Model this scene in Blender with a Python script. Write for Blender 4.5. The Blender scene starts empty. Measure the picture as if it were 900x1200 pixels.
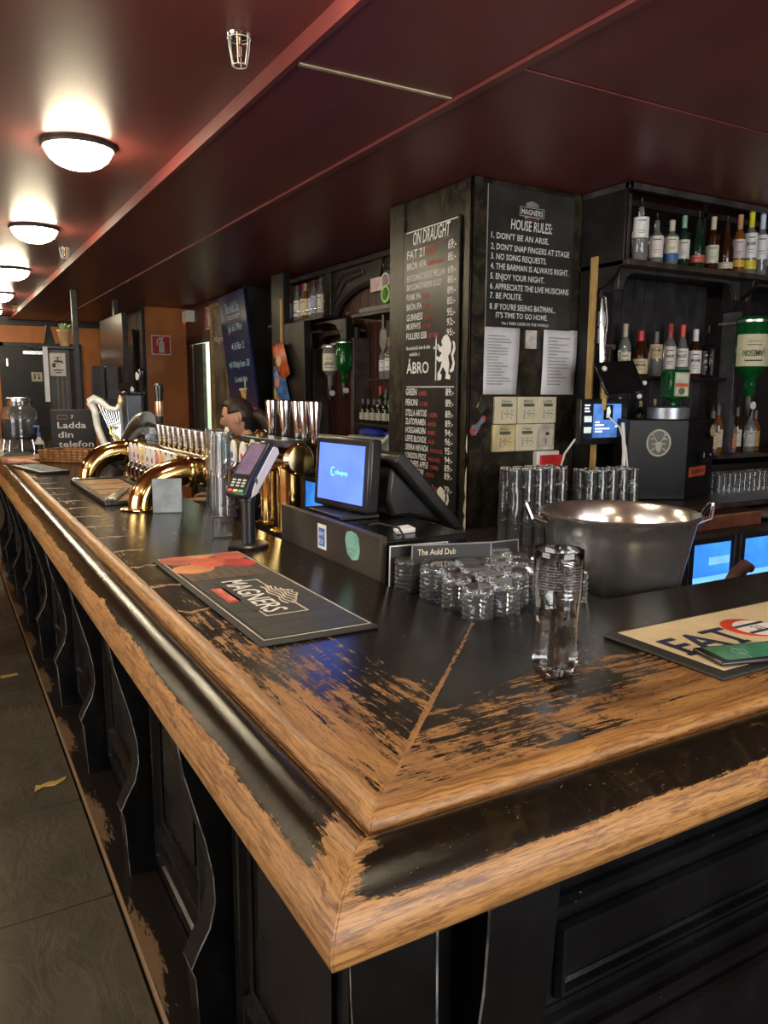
import bpy, bmesh, math, random
from mathutils import Vector, Matrix
random.seed(7)
S = bpy.context.scene
COL = S.collection
PI = math.pi

# ------------------------------------------------------------------ camera
F_PX = 909.0
CAMZ = 1.55
pitch = math.atan(142 / 909.0); yaw = math.radians(29.85); roll = math.radians(0.3)
fw = Vector((math.sin(yaw) * math.cos(pitch), math.cos(yaw) * math.cos(pitch), -math.sin(pitch)))
rt = Vector((math.cos(yaw), -math.sin(yaw), 0)); up = rt.cross(fw)
r2 = rt * math.cos(roll) + up * math.sin(roll); u2 = up * math.cos(roll) - rt * math.sin(roll)
cd = bpy.data.cameras.new('camera'); cam = bpy.data.objects.new('camera', cd); COL.objects.link(cam)
cd.sensor_fit = 'VERTICAL'; cd.sensor_height = 24; cd.lens = F_PX / 1200 * 24; cd.clip_start = 0.02
cam.matrix_world = Matrix(((r2.x, u2.x, -fw.x, 0), (r2.y, u2.y, -fw.y, 0), (r2.z, u2.z, -fw.z, CAMZ), (0, 0, 0, 1)))
S.camera = cam

# ------------------------------------------------------------------ world, light, exposure
w = bpy.data.worlds.new('world'); S.world = w; w.use_nodes = True
bg = w.node_tree.nodes['Background']; bg.inputs[0].default_value = (0.55, 0.68, 0.9, 1); bg.inputs[1].default_value = 1.0
S.view_settings.view_transform = 'Standard'; S.view_settings.look = 'None'
S.view_settings.exposure = 1.12; S.view_settings.gamma = 1; S.view_settings.use_curve_mapping = False
S.cycles.max_bounces = 10; S.cycles.transmission_bounces = 8; S.cycles.glossy_bounces = 4; S.cycles.transparent_max_bounces = 8
S.cycles.sample_clamp_indirect = 4; S.cycles.caustics_reflective = False; S.cycles.caustics_refractive = False
LAMP_STRENGTH = 34.0
def area(name, loc, rot, sx, sy, energy, col):
    l = bpy.data.lights.new(name, 'AREA'); l.shape = 'RECTANGLE'; l.size = sx; l.size_y = sy; l.energy = energy; l.color = col
    o = bpy.data.objects.new(name, l); COL.objects.link(o); o.location = loc; o.rotation_euler = rot; return o
# daylight entering by the street windows behind the photographer and in the left wall
area('daylight_front_window', (1.2, -2.93, 1.75), (math.radians(90), 0, 0), 3.4, 1.5, 70, (1.0, 0.96, 0.90))
area('daylight_left_window', (-3.43, 2.0, 1.7), (math.radians(90), 0, math.radians(-90)), 3.2, 1.4, 50, (1.0, 0.96, 0.90))

# ------------------------------------------------------------------ node helpers
class E:
    def __init__(s, nt, sock): s.nt = nt; s.s = sock
    def _m(s, op, *a, clamp=False):
        n = s.nt.nodes.new('ShaderNodeMath'); n.operation = op; n.use_clamp = clamp
        for i, v in enumerate((s,) + a):
            if isinstance(v, E): s.nt.links.new(v.s, n.inputs[i])
            else: n.inputs[i].default_value = v
        return E(s.nt, n.outputs[0])
    def __add__(s, o): return s._m('ADD', o)
    __radd__ = __add__
    def __sub__(s, o): return s._m('SUBTRACT', o)
    def __rsub__(s, o): return (s * -1.0) + o
    def __mul__(s, o): return s._m('MULTIPLY', o)
    __rmul__ = __mul__
    def abs(s): return s._m('ABSOLUTE')
    def max(s, o): return s._m('MAXIMUM', o)
    def min(s, o): return s._m('MINIMUM', o)
    def fract(s): return s._m('FRACT')
    def floor(s): return s._m('FLOOR')
    def step(s, a, b):
        n = s.nt.nodes.new('ShaderNodeMapRange'); n.interpolation_type = 'SMOOTHSTEP'
        s.nt.links.new(s.s, n.inputs[0]); n.inputs[1].default_value = a; n.inputs[2].default_value = b
        n.inputs[3].default_value = 0; n.inputs[4].default_value = 1
        if a > b:
            n.inputs[1].default_value = b; n.inputs[2].default_value = a; n.inputs[3].default_value = 1; n.inputs[4].default_value = 0
        return E(s.nt, n.outputs[0])
def vec(nt, x, y, z):
    n = nt.nodes.new('ShaderNodeCombineXYZ')
    for i, v in enumerate((x, y, z)):
        if isinstance(v, E): nt.links.new(v.s, n.inputs[i])
        else: n.inputs[i].default_value = v
    return n.outputs[0]
def noise(nt, v, scale, detail=3, rough=0.55, dist=0):
    n = nt.nodes.new('ShaderNodeTexNoise'); nt.links.new(v, n.inputs['Vector'])
    n.inputs['Scale'].default_value = scale; n.inputs['Detail'].default_value = detail
    n.inputs['Roughness'].default_value = rough; n.inputs['Distortion'].default_value = dist
    return E(nt, n.outputs[0])
def mixc(nt, f, a, b):
    n = nt.nodes.new('ShaderNodeMix'); n.data_type = 'RGBA'
    nt.links.new(f.s, n.inputs[0]) if isinstance(f, E) else setattr(n.inputs[0], 'default_value', f)
    for i, v in ((6, a), (7, b)):
        if hasattr(v, 'default_value'): nt.links.new(v, n.inputs[i])
        else: n.inputs[i].default_value = (*v, 1)
    return n.outputs[2]
def bump(nt, h, strength, dist, b):
    n = nt.nodes.new('ShaderNodeBump'); n.inputs['Strength'].default_value = strength; n.inputs['Distance'].default_value = dist
    nt.links.new(h.s, n.inputs['Height']); nt.links.new(n.outputs[0], b.inputs['Normal'])
def newmat(name):
    m = bpy.data.materials.new(name); m.use_nodes = True; nt = m.node_tree
    return m, nt, nt.nodes['Principled BSDF']
def pos(nt):
    g = nt.nodes.new('ShaderNodeNewGeometry'); sp = nt.nodes.new('ShaderNodeSeparateXYZ'); nt.links.new(g.outputs['Position'], sp.inputs[0])
    return g.outputs['Position'], E(nt, sp.outputs[0]), E(nt, sp.outputs[1]), E(nt, sp.outputs[2])
def objc(nt): return nt.nodes.new('ShaderNodeTexCoord').outputs['Object']
_mc = {}
def mat(name, col, rough=0.5, metal=0.0, var=0.25, vs=12.0, bmp=0.0, emit=0.0, trans=0.0, ior=1.45, coat=0.0, stretch=None):
    """plain procedural material: colour with slight noise variation, gloss, optional relief"""
    if name in _mc: return _mc[name]
    m, nt, b = newmat(name)
    v = objc(nt)
    if stretch:
        mp = nt.nodes.new('ShaderNodeMapping'); nt.links.new(v, mp.inputs[0]); mp.inputs['Scale'].default_value = stretch; v = mp.outputs[0]
    n = noise(nt, v, vs, 3)
    c = mixc(nt, n.step(0.3, 0.7), tuple(x * (1 - var) for x in col), tuple(min(1, x * (1 + var)) for x in col))
    nt.links.new(c, b.inputs['Base Color'])
    b.inputs['Metallic'].default_value = metal
    r = n * 0.12 + (rough - 0.06); nt.links.new(r.s, b.inputs['Roughness'])
    b.inputs['Transmission Weight'].default_value = trans; b.inputs['IOR'].default_value = ior
    b.inputs['Coat Weight'].default_value = coat; b.inputs['Coat Roughness'].default_value = 0.08
    if trans: b.inputs['Roughness'].default_value = rough; nt.links.remove(b.inputs['Roughness'].links[0])
    if emit:
        nt.links.new(c, b.inputs['Emission Color']); b.inputs['Emission Strength'].default_value = emit
    if bmp: bump(nt, noise(nt, v, vs * 3, 4), 0.6, bmp, b)
    _mc[name] = m; return m

def wear_mat(name, along):
    """oak bar top under worn black varnish; `along` is the axis the grain follows ('Y' long side, 'X' short side)"""
    m, nt, b = newmat(name)
    P, x, y, z = pos(nt)
    if along == 'Y': a = x - 0.351; l = y; md = y - x - 0.289
    else: a = y - 0.640; l = x; md = x - y + 0.289
    g = noise(nt, vec(nt, a * 14.0, l * 1.1, z * 14.0), 6, 5, 0.65, 0.6)           # broad streaks
    g2 = noise(nt, vec(nt, a * 70.0, l * 7.0, z * 70.0), 6, 5, 0.75)                 # fine grain
    bl = noise(nt, vec(nt, a * 5.0, l * 1.7, z), 3.2, 3, 0.6, 0.4)                   # patches
    br = noise(nt, vec(nt, a * 1.0, l * 0.9, 0.0), 22, 4, 0.7, 1.2)                  # chips
    # the varnish is gone at the nosing, along the bead and in patches on the flat
    nose = a.step(-0.058, -0.078) if along == 'Y' else a.step(-0.064, -0.080)
    bead = a.step(-0.006, 0.002) * a.step(0.036, 0.026)
    groove = a.step(-0.012, -0.008) * a.step(-0.001, -0.005)
    if along == 'Y':
        flat = (0.80 - a * 1.6 - md * 0.42).max(0.20 + 0.16 * a.step(0.09, 0.05)).min(0.72) * a.step(0.0, 0.004)
        flat = flat * a.step(0.34, 0.24).max(0.42)
        # rows of varnish left between bare cross-strips, further up the bar
        k = (l * 4.6 + bl * 0.5).fract()
        strip = k.step(0.10, 0.02) * a.step(0.03, 0.035) * a.step(0.15, 0.09) * l.step(1.2, 1.4)
        tip = md.step(0.09, 0.03) * a.step(-0.005, -0.02)
    else:
        spot = (1.0 - ((x - 1.02).abs() * 2.6 + (a - 0.12).abs() * 5.0)).max(0.0)
        flat = (0.66 - a * 1.35 - md * 0.06 + spot * 0.30).max(0.16) * a.step(0.0, 0.004)
        flat = flat * a.step(0.36, 0.24).max(0.35)
        strip = md.step(1.0, 1.5) * 0.1 * a.step(0.0, 0.1)
        tip = md.step(0.04, 0.0) * a.step(-0.005, -0.02) * 0.8
    rail = nose + tip * 0.6 + (0.19 if along == 'Y' else 0.22)
    rail = rail * a.step(0.0, -0.006)
    bias = (rail + flat.max(strip * 0.9)).max(bead * 1.1) - groove * 0.6
    bias = bias + md.step(0.008, 0.003) * 0.50
    W = bias + (g - 0.5) * 1.15 + (g2 - 0.5) * 0.85 + (bl - 0.5) * 0.75 + (br - 0.5) * 0.65
    sp2 = noise(nt, vec(nt, a * 16.0, l * 9.0, z * 16.0), 9, 4, 0.75, 1.5)
    mask = W.step(0.50, 0.55).max(sp2.step(0.66, 0.69) * (g.step(0.40, 0.55)) * 0.85)
    mask = mask * (1.0 - noise(nt, vec(nt, a * 150.0, l * 7.0, z * 150.0), 5, 3, 0.6).step(0.60, 0.66) * W.step(1.05, 0.62) * 0.9)
    oakg = noise(nt, vec(nt, a * 34.0 + (bl * 1.6), l * 0.8, z * 34.0), 5, 5, 0.72, 0.25)
    oak = mixc(nt, oakg.step(0.38, 0.66), (0.42, 0.215, 0.070), (0.155, 0.064, 0.020))
    pore = noise(nt, vec(nt, a * 220.0, l * 9.0, z * 220.0), 4, 2, 0.6)
    oak = mixc(nt, pore.step(0.45, 0.34) * 0.7, oak, (0.085, 0.036, 0.013))
    vn = mixc(nt, br.step(0.45, 0.8), (0.008, 0.0062, 0.004), (0.024, 0.017, 0.008))
    edge = W.step(0.40, 0.52)
    vn = mixc(nt, edge * 0.45, vn, (0.10, 0.052, 0.022))
    nt.links.new(mixc(nt, mask, vn, oak), b.inputs['Base Color'])
    scr = noise(nt, vec(nt, a * 30.0, l * 30.0, z * 30.0), 9, 5, 0.8)
    rr = (mask * 0.26 + 0.11 + scr.step(0.5, 0.8) * 0.16 + bl * 0.08)
    nt.links.new(rr.s, b.inputs['Roughness'])
    b.inputs['Specular IOR Level'].default_value = 0.5
    h = (1.0 - mask) * 1.0 + g2 * 0.35 + scr * 0.40 - md.step(0.0035, 0.0015) * 2.0
    bump(nt, h, 0.55, 0.0009, b)
    return m

def slate_mat():
    m, nt, b = newmat('slate_tile_stone')
    P, x, y, z = pos(nt)
    n = noise(nt, P, 3.0, 6, 0.6, 0.8); n2 = noise(nt, P, 26, 4)
    w_ = noise(nt, vec(nt, x * 2.2, y * 1.0, 0.0), 4, 5, 0.6, 0.9)
    c = mixc(nt, n.step(0.3, 0.75), (0.072, 0.061, 0.040), (0.115, 0.096, 0.064))
    nt.links.new(mixc(nt, n2.step(0.5, 0.8) * 0.4, c, (0.03, 0.025, 0.018)), b.inputs['Base Color'])
    nt.links.new((n2 * 0.2 + 0.38).s, b.inputs['Roughness'])
    bump(nt, w_.step(0.35, 0.65) + n * 0.5 + n2 * 0.12, 0.6, 0.003, b)
    return m
def scuffed(name, col, chip, amount=0.70, rough=0.35, vs=6.0):
    """painted surface with small chips and rubbed patches"""
    m, nt, b = newmat(name)
    P, x, y, z = pos(nt)
    n = noise(nt, P, vs, 5, 0.6); c_ = noise(nt, P, 38, 3, 0.7); f = noise(nt, P, 140, 2)
    base = mixc(nt, n.step(0.35, 0.75), tuple(v * 0.7 for v in col), tuple(v * 1.5 for v in col))
    b.inputs['Specular IOR Level'].default_value = 0.38
    mk = (c_ + (f - 0.5) * 0.3).step(amount, amount + 0.03)
    nt.links.new(mixc(nt, mk, base, chip), b.inputs['Base Color'])
    nt.links.new((n * 0.3 + (rough - 0.12) + mk * 0.2).s, b.inputs['Roughness'])
    bump(nt, c_ * 0.5 + n + f * 0.2, 0.5, 0.002, b)
    return m
def column_mat():
    m, nt, b = newmat('mottled_black_column_paint')
    P, x, y, z = pos(nt)
    n = noise(nt, P, 14, 6, 0.7, 0.6); f = noise(nt, P, 90, 4, 0.7); c_ = noise(nt, P, 34, 3, 0.7)
    base = mixc(nt, n.step(0.38, 0.72), (0.010, 0.009, 0.007), (0.050, 0.040, 0.022))
    base = mixc(nt, f.step(0.58, 0.72) * 0.5, base, (0.085, 0.070, 0.040))
    nt.links.new(mixc(nt, (c_ + (f - 0.5) * 0.3).step(0.73, 0.76), base, (0.30, 0.27, 0.19)), b.inputs['Base Color'])
    nt.links.new((n * 0.3 + 0.18).s, b.inputs['Roughness']); bump(nt, n + f * 0.5, 0.6, 0.002, b)
    return m
def ceiling_mat():
    m, nt, b = newmat('maroon_gloss_ceiling_paint')
    P, x, y, z = pos(nt)
    n = noise(nt, P, 1.4, 4, 0.6, 0.5); n2 = noise(nt, P, 45, 3)
    nt.links.new(mixc(nt, n.step(0.3, 0.75), (0.155, 0.034, 0.032), (0.21, 0.050, 0.046)), b.inputs['Base Color'])
    nt.links.new((n * 0.14 + 0.30).s, b.inputs['Roughness'])
    bump(nt, n2 + n * 3.0, 0.35, 0.0012, b)
    return m
def plaster_mat(name, c1, c2):
    m, nt, b = newmat(name)
    P, x, y, z = pos(nt)
    n = noise(nt, P, 2.6, 6, 0.65, 0.8); n2 = noise(nt, P, 50, 3)
    nt.links.new(mixc(nt, n.step(0.3, 0.7), c1, c2), b.inputs['Base Color'])
    b.inputs['Roughness'].default_value = 0.55
    bump(nt, n2 + n, 0.4, 0.003, b); return m
def plinth_mat():
    m, nt, b = newmat('worn_black_footboard')
    P, x, y, z = pos(nt)
    g = noise(nt, vec(nt, x * 9.0, y * 2.2, z), 6, 5, 0.7, 0.8); g2 = noise(nt, vec(nt, x * 60.0, y * 6.0, z), 5, 3, 0.7)
    k = ((y - 0.84) * (1 / 0.765)).fract() - 0.5
    W = (1.0 - k.abs() * 1.7) * x.step(0.48, 0.39) + (g - 0.5) * 1.3 + (g2 - 0.5) * 0.7 - 0.05
    mk = (W.step(0.5, 0.6) * 0.9).max(x.step(0.386, 0.382))
    nt.links.new(mixc(nt, mk, (0.016, 0.012, 0.009), mixc(nt, g2, (0.15, 0.085, 0.04), (0.26, 0.155, 0.075))), b.inputs['Base Color'])
    nt.links.new((mk * 0.25 + 0.28).s, b.inputs['Roughness'])
    bump(nt, g2 + g, 0.4, 0.0012, b); return m

M_TOPY = wear_mat('worn_oak_bar_long', 'Y'); M_TOPX = wear_mat('worn_oak_bar_short', 'X')
M_SLATE = slate_mat(); M_CEIL = ceiling_mat(); M_PLINTH = plinth_mat()
M_BLK = scuffed('black_bar_panel_paint', (0.005, 0.005, 0.0055), (0.10, 0.085, 0.06), 0.74, 0.22)
M_COLM = column_mat()
M_CAB = scuffed('black_backbar_wood', (0.012, 0.011, 0.010), (0.07, 0.06, 0.05), 0.78, 0.36)
M_DOORB = scuffed('black_door_paint', (0.016, 0.015, 0.014), (0.06, 0.05, 0.04), 0.8, 0.4)
M_ORANGE = plaster_mat('burnt_orange_wall_plaster', (0.46, 0.15, 0.035), (0.58, 0.21, 0.05))
M_MAROON = plaster_mat('dark_maroon_wall_paint', (0.07, 0.018, 0.016), (0.10, 0.026, 0.022))
M_BRASS = mat('polished_brass', (0.80, 0.56, 0.20), 0.12, 1.0, 0.12, 8)
M_CHROME = mat('polished_chrome', (0.78, 0.78, 0.77), 0.10, 1.0, 0.05)
M_STEEL = mat('brushed_steel', (0.55, 0.54, 0.52), 0.26, 1.0, 0.15, 20, bmp=0.0003, stretch=(1, 1, 8))
M_BLKP = mat('black_plastic', (0.014, 0.014, 0.015), 0.34)
M_BLKG = mat('black_gloss', (0.008, 0.008, 0.009), 0.10)
M_WHITE = mat('white_paint', (0.75, 0.74, 0.70), 0.5, var=0.06)
M_PAPER = mat('white_paper', (0.66, 0.67, 0.70), 0.7, var=0.06, bmp=0.0008)
M_CREAM = mat('cream_plastic', (0.66, 0.61, 0.44), 0.4, var=0.06)
M_CHALK = mat('white_lettering', (0.72, 0.72, 0.70), 0.7, var=0.05)
M_REDL = mat('red_lettering', (0.42, 0.06, 0.04), 0.6)
M_INK = mat('black_ink', (0.02, 0.02, 0.022), 0.6)
M_GREYINK = mat('grey_ink', (0.22, 0.22, 0.24), 0.6)
M_ETCH = mat('etched_print', (0.10, 0.10, 0.11), 0.6)
M_RED = mat('red_sign', (0.62, 0.03, 0.03), 0.4)
M_GLASS = mat('clear_glass', (0.97, 0.98, 0.98), 0.015, trans=1.0, var=0.01)
M_SHEENGLASS = mat('glass_painted_sheen', (0.90, 0.94, 0.96), 0.03, trans=0.955, var=0.03, vs=30)  # slight diffuse whiteness put into the glass, standing in for bright reflections
M_WATER = mat('water', (0.97, 0.99, 1.0), 0.0, trans=1.0, ior=1.33, var=0.0)
M_GREENG = mat('green_bottle_glass', (0.012, 0.22, 0.045), 0.05, trans=0.7, var=0.1)
M_DKG = mat('dark_green_glass', (0.012, 0.035, 0.018), 0.08, trans=0.25)
M_BRN = mat('brown_bottle_glass', (0.05, 0.015, 0.005), 0.08, trans=0.25)
M_AMB = mat('amber_spirit_glass', (0.55, 0.20, 0.04), 0.05, trans=0.7)
M_CAGE = mat('pale_chrome', (0.75, 0.74, 0.72), 0.35, 0.6)
M_SKIN = mat('skin', (0.58, 0.30, 0.20), 0.5, var=0.1)
M_TANW = mat('tan_wood', (0.46, 0.30, 0.10), 0.5, stretch=(8, 8, 1))
M_DKWOOD = mat('dark_red_wood', (0.050, 0.016, 0.011), 0.38, var=0.45, stretch=(14, 14, 1), bmp=0.001)
M_WICKER = mat('brown_wicker', (0.30, 0.14, 0.05), 0.6, var=0.4, vs=40)
M_GREYMET = mat('grey_metal', (0.30, 0.33, 0.36), 0.35, 0.7)
M_EDGE = mat('worn_paint_edge', (0.13, 0.125, 0.12), 0.35, var=0.8, vs=18)

# ------------------------------------------------------------------ mesh helpers
class MB:
    def __init__(s): s.v = []; s.f = []
    def add(s, vs, fs):
        n = len(s.v); s.v += [tuple(p) for p in vs]; s.f += [tuple(i + n for i in f) for f in fs]; return s
    def box(s, x0, x1, y0, y1, z0, z1):
        if x0 > x1: x0, x1 = x1, x0
        if y0 > y1: y0, y1 = y1, y0
        if z0 > z1: z0, z1 = z1, z0
        v = [(x0,y0,z0),(x1,y0,z0),(x1,y1,z0),(x0,y1,z0),(x0,y0,z1),(x1,y0,z1),(x1,y1,z1),(x0,y1,z1)]
        return s.add(v, [(0,3,2,1),(4,5,6,7),(0,1,5,4),(1,2,6,5),(2,3,7,6),(3,0,4,7)])
    def hexa(s, v): return s.add(v, [(0,3,2,1),(4,5,6,7),(0,1,5,4),(1,2,6,5),(2,3,7,6),(3,0,4,7)])
    def lathe(s, prof, c=(0,0,0), seg=20, axis='Z', closed=False):
        """profile of (radius, height) turned about an axis through c; first/last rings capped unless radius 0"""
        vs = []; fs = []; n = len(prof)
        for r, h in prof:
            for k in range(seg):
                t = 2 * PI * k / seg; p = (r * math.cos(t), r * math.sin(t), h)
                if axis == 'X': p = (p[2], p[0], p[1])
                elif axis == 'Y': p = (p[1], p[2], p[0])
                vs.append((p[0] + c[0], p[1] + c[1], p[2] + c[2]))
        for i in range(n - 1):
            for k in range(seg):
                a = i * seg + k; b_ = i * seg + (k + 1) % seg
                fs.append((a, b_, b_ + seg, a + seg))
        if closed:
            for k in range(seg):
                a = (n - 1) * seg + k; b_ = (n - 1) * seg + (k + 1) % seg
                fs.append((a, b_, (k + 1) % seg, k))
        else:
            if prof[0][0] > 1e-6: fs.append(tuple(range(seg - 1, -1, -1)))
            if prof[-1][0] > 1e-6: fs.append(tuple((n - 1) * seg + k for k in range(seg)))
        return s.add(vs, fs)
    def cyl(s, c, r, h, seg=20, axis='Z', r2=None): return s.lathe([(r, 0), (r2 if r2 is not None else r, h)], c, seg, axis)
    def tube(s, pts, r, seg=10, cap=True):
        pts = [Vector(p) for p in pts]; n = len(pts); rs = r if isinstance(r, (list, tuple)) else [r] * n
        t0 = (pts[1] - pts[0]).normalized(); ref = Vector((0, 0, 1)) if abs(t0.z) < 0.9 else Vector((1, 0, 0))
        nx = t0.cross(ref).normalized(); vs = []; fs = []
        for i, p in enumerate(pts):
            t = (pts[min(i + 1, n - 1)] - pts[max(i - 1, 0)]).normalized()
            nx = (nx - t * nx.dot(t)).normalized(); ny = t.cross(nx)
            for k in range(seg):
                a = 2 * PI * k / seg; vs.append(p + (nx * math.cos(a) + ny * math.sin(a)) * rs[i])
        for i in range(n - 1):
            for k in range(seg):
                a = i * seg + k; b_ = i * seg + (k + 1) % seg; fs.append((a, b_, b_ + seg, a + seg))
        if cap: fs.append(tuple(range(seg - 1, -1, -1))); fs.append(tuple((n - 1) * seg + k for k in range(seg)))
        return s.add(vs, fs)
    def prism(s, poly, d, axis='Z', at=0.0):
        """polygon (2-D) extruded by d along an axis; X: poly=(y,z), Y: poly=(x,z), Z: poly=(x,y)"""
        n = len(poly)
        def p3(p, h): return {'X': (h, p[0], p[1]), 'Y': (p[0], h, p[1]), 'Z': (p[0], p[1], h)}[axis]
        vs = [p3(p, at) for p in poly] + [p3(p, at + d) for p in poly]
        fs = [tuple(range(n - 1, -1, -1)), tuple(range(n, 2 * n))] + [(i, (i + 1) % n, (i + 1) % n + n, i + n) for i in range(n)]
        return s.add(vs, fs)
    def ball(s, c, r, seg=16, rings=10, sc=(1, 1, 1)):
        prof = [(max(1e-4, math.sin(PI * i / rings)) * r, -math.cos(PI * i / rings) * r) for i in range(rings + 1)]
        m = MB().lathe(prof, (0, 0, 0), seg)
        return s.add([(v[0] * sc[0] + c[0], v[1] * sc[1] + c[1], v[2] * sc[2] + c[2]) for v in m.v], m.f)
    def arcpatch(s, c, r, z0, z1, a0, a1, seg=8, t=0.0006):
        """a curved label wrapped on a bottle"""
        vs = []; fs = []
        for rr in (r, r + t):
            for z in (z0, z1):
                for k in range(seg + 1):
                    a = a0 + (a1 - a0) * k / seg; vs.append((c[0] + rr * math.cos(a), c[1] + rr * math.sin(a), c[2] + z))
        q = seg + 1
        for k in range(seg):
            fs += [(2*q+k, 2*q+k+1, 3*q+k+1, 3*q+k), (k+1, k, q+k, q+k+1), (k, k+1, 2*q+k+1, 2*q+k), (q+k+1, q+k, 3*q+k, 3*q+k+1)]
        fs += [(0, 2*q, 3*q, q), (seg, q+seg, 3*q+seg, 2*q+seg)]
        return s.add(vs, fs)
    def xf(s, m):
        s.v = [tuple(m @ Vector(p)) for p in s.v]; return s
    def merge(s, o): return s.add(o.v, o.f)

_shift = {}
_roots = {}
def link(name, me, root=None):
    o = bpy.data.objects.new(name, me); COL.objects.link(o)
    if root is not None: o.parent = root
    return o
def part(name, mb, m, root=None, smooth=35, bev=0.0, label=None, kind=None, edge=None):
    """one mesh object; geometry given in world coordinates is shifted into its root's frame"""
    sh = _shift.get(root.name, Vector((0, 0, 0))) if root is not None else Vector((0, 0, 0))
    me = bpy.data.meshes.new(name)
    me.from_pydata([(v[0] - sh.x, v[1] - sh.y, v[2] - sh.z) for v in mb.v], [], mb.f)
    me.validate(); me.materials.append(m)
    bm = bmesh.new(); bm.from_mesh(me); bmesh.ops.recalc_face_normals(bm, faces=bm.faces); bm.to_mesh(me); bm.free()
    if smooth:
        me.shade_smooth(); me.set_sharp_from_angle(angle=math.radians(smooth))
    o = link(name, me, root)
    if root is not None: _shift[o.name] = sh
    if bev:
        md = o.modifiers.new('bevel', 'BEVEL'); md.width = bev; md.segments = 2; md.limit_method = 'ANGLE'
        if edge: me.materials.append(edge); md.material = 1; md.segments = 1
    if label: o['label'] = label
    if kind: o['kind'] = kind
    return o
def thing(name, label, cat, loc=(0, 0, 0), group=None, local=False, rotz=0.0):
    o = bpy.data.objects.new(name, None); COL.objects.link(o); o.location = loc; o.empty_display_size = 0.05
    o['label'] = label; o['category'] = cat
    if group: o['group'] = group
    _shift[o.name] = Vector((0, 0, 0)) if local else Vector(loc)
    if rotz: o.rotation_euler = (0, 0, rotz)
    return o
def solo(o, label, cat, group=None, kind=None):
    o['label'] = label; o['category'] = cat
    if group: o['group'] = group
    if kind: o['kind'] = kind
    return o
def center(o):
    """move a single-mesh thing's origin to its base"""
    me = o.data; xs = [v.co.x for v in me.vertices]; ys = [v.co.y for v in me.vertices]; zs = [v.co.z for v in me.vertices]
    c = Vector(((min(xs) + max(xs)) / 2, (min(ys) + max(ys)) / 2, min(zs)))
    me.transform(Matrix.Translation(-c)); o.location = c; return o
def struct(name, mb, m, parent=None, smooth=35, bev=0.0):
    o = part(name, mb, m, parent, smooth, bev)
    if parent is None: o['kind'] = 'structure'
    return o
def single(name, mb, m, label, cat, group=None, bev=0.0, smooth=35):
    return center(solo(part(name, mb, m, None, smooth, bev), label, cat, group))
def dup(root, loc, label=None, group=None, rotz=None):
    r = root.copy(); COL.objects.link(r); r.location = loc
    if label: r['label'] = label
    if group: r['group'] = group
    if rotz is not None: r.rotation_euler = (0, 0, rotz)
    for ch in list(root.children):
        c = ch.copy(); COL.objects.link(c); c.parent = r
        for g in ch.children:
            d = g.copy(); COL.objects.link(d); d.parent = c
    return r

# lettering: planes are given by origin, reading direction and up direction
_tc = {}
def text_geo(s):
    if s in _tc: return _tc[s]
    cu = bpy.data.curves.new('t', 'FONT'); cu.body = s; cu.size = 1.0; cu.resolution_u = 2; cu.fill_mode = 'FRONT'; cu.offset = 0.012
    ob = bpy.data.objects.new('t', cu); COL.objects.link(ob)
    bpy.context.view_layer.update()
    me = bpy.data.meshes.new_from_object(ob.evaluated_get(bpy.context.evaluated_depsgraph_get()))
    vs = [tuple(v.co) for v in me.vertices]; fs = [tuple(p.vertices) for p in me.polygons]
    bpy.data.objects.remove(ob); bpy.data.curves.remove(cu); bpy.data.meshes.remove(me)
    x0 = min([v[0] for v in vs], default=0); x1 = max([v[0] for v in vs], default=1)
    _tc[s] = (vs, fs, x0, x1); return _tc[s]
def text_mb(lines, O, X, Y, mb=None, off=0.0012):
    """lines of (string, u, v, cap height, width or None, align l/c/r, slant)"""
    mb = mb or MB(); O = Vector(O); X = Vector(X).normalized(); Y = Vector(Y).normalized(); Nn = X.cross(Y)
    for ln in lines:
        s, u, v, h = ln[:4]; wd = ln[4] if len(ln) > 4 else None; al = ln[5] if len(ln) > 5 else 'l'; sl = ln[6] if len(ln) > 6 else 0.0
        vs, fs, x0, x1 = text_geo(s); sy = h / 0.73; sx = (wd / (x1 - x0)) if wd else sy
        W_ = (x1 - x0) * sx; ux = u - (0 if al == 'l' else W_ / 2 if al == 'c' else W_)
        mb.add([O + X * (ux + (p[0] - x0) * sx + sl * p[1] * sy) + Y * (v + p[1] * sy) + Nn * off for p in vs], fs)
    return mb
def lettering(lines, O, X, Y, m, root, off=0.0012, label=None):
    o = part('lettering', text_mb(lines, O, X, Y, None, off), m, root, smooth=0)
    if label: o['label'] = label
    return o
def flat_mb(poly, O, X, Y, t=0.0006, off=0.0004, mb=None):
    """flat printed shape: 2-D polygon on a plane, t thick"""
    mb = mb or MB(); O = Vector(O); X = Vector(X).normalized(); Y = Vector(Y).normalized(); Nn = X.cross(Y); n = len(poly)
    vs = [O + X * p[0] + Y * p[1] + Nn * off for p in poly] + [O + X * p[0] + Y * p[1] + Nn * (off + t) for p in poly]
    return mb.add(vs, [tuple(range(n - 1, -1, -1)), tuple(range(n, 2 * n))] + [(i, (i + 1) % n, (i + 1) % n + n, i + n) for i in range(n)])
def rect(x0, x1, y0, y1): return [(x0, y0), (x1, y0), (x1, y1), (x0, y1)]
def ell(cx, cy, rx, ry, n=18): return [(cx + rx * math.cos(2 * PI * i / n), cy + ry * math.sin(2 * PI * i / n)) for i in range(n)]
def frame_mb(x0, x1, y0, y1, w_, O, X, Y, t=0.0006, off=0.0004, mb=None):
    mb = mb or MB()
    for r in (rect(x0, x1, y0, y0 + w_), rect(x0, x1, y1 - w_, y1), rect(x0, x0 + w_, y0 + w_, y1 - w_), rect(x1 - w_, x1, y0 + w_, y1 - w_)):
        flat_mb(r, O, X, Y, t, off, mb)
    return mb
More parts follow.
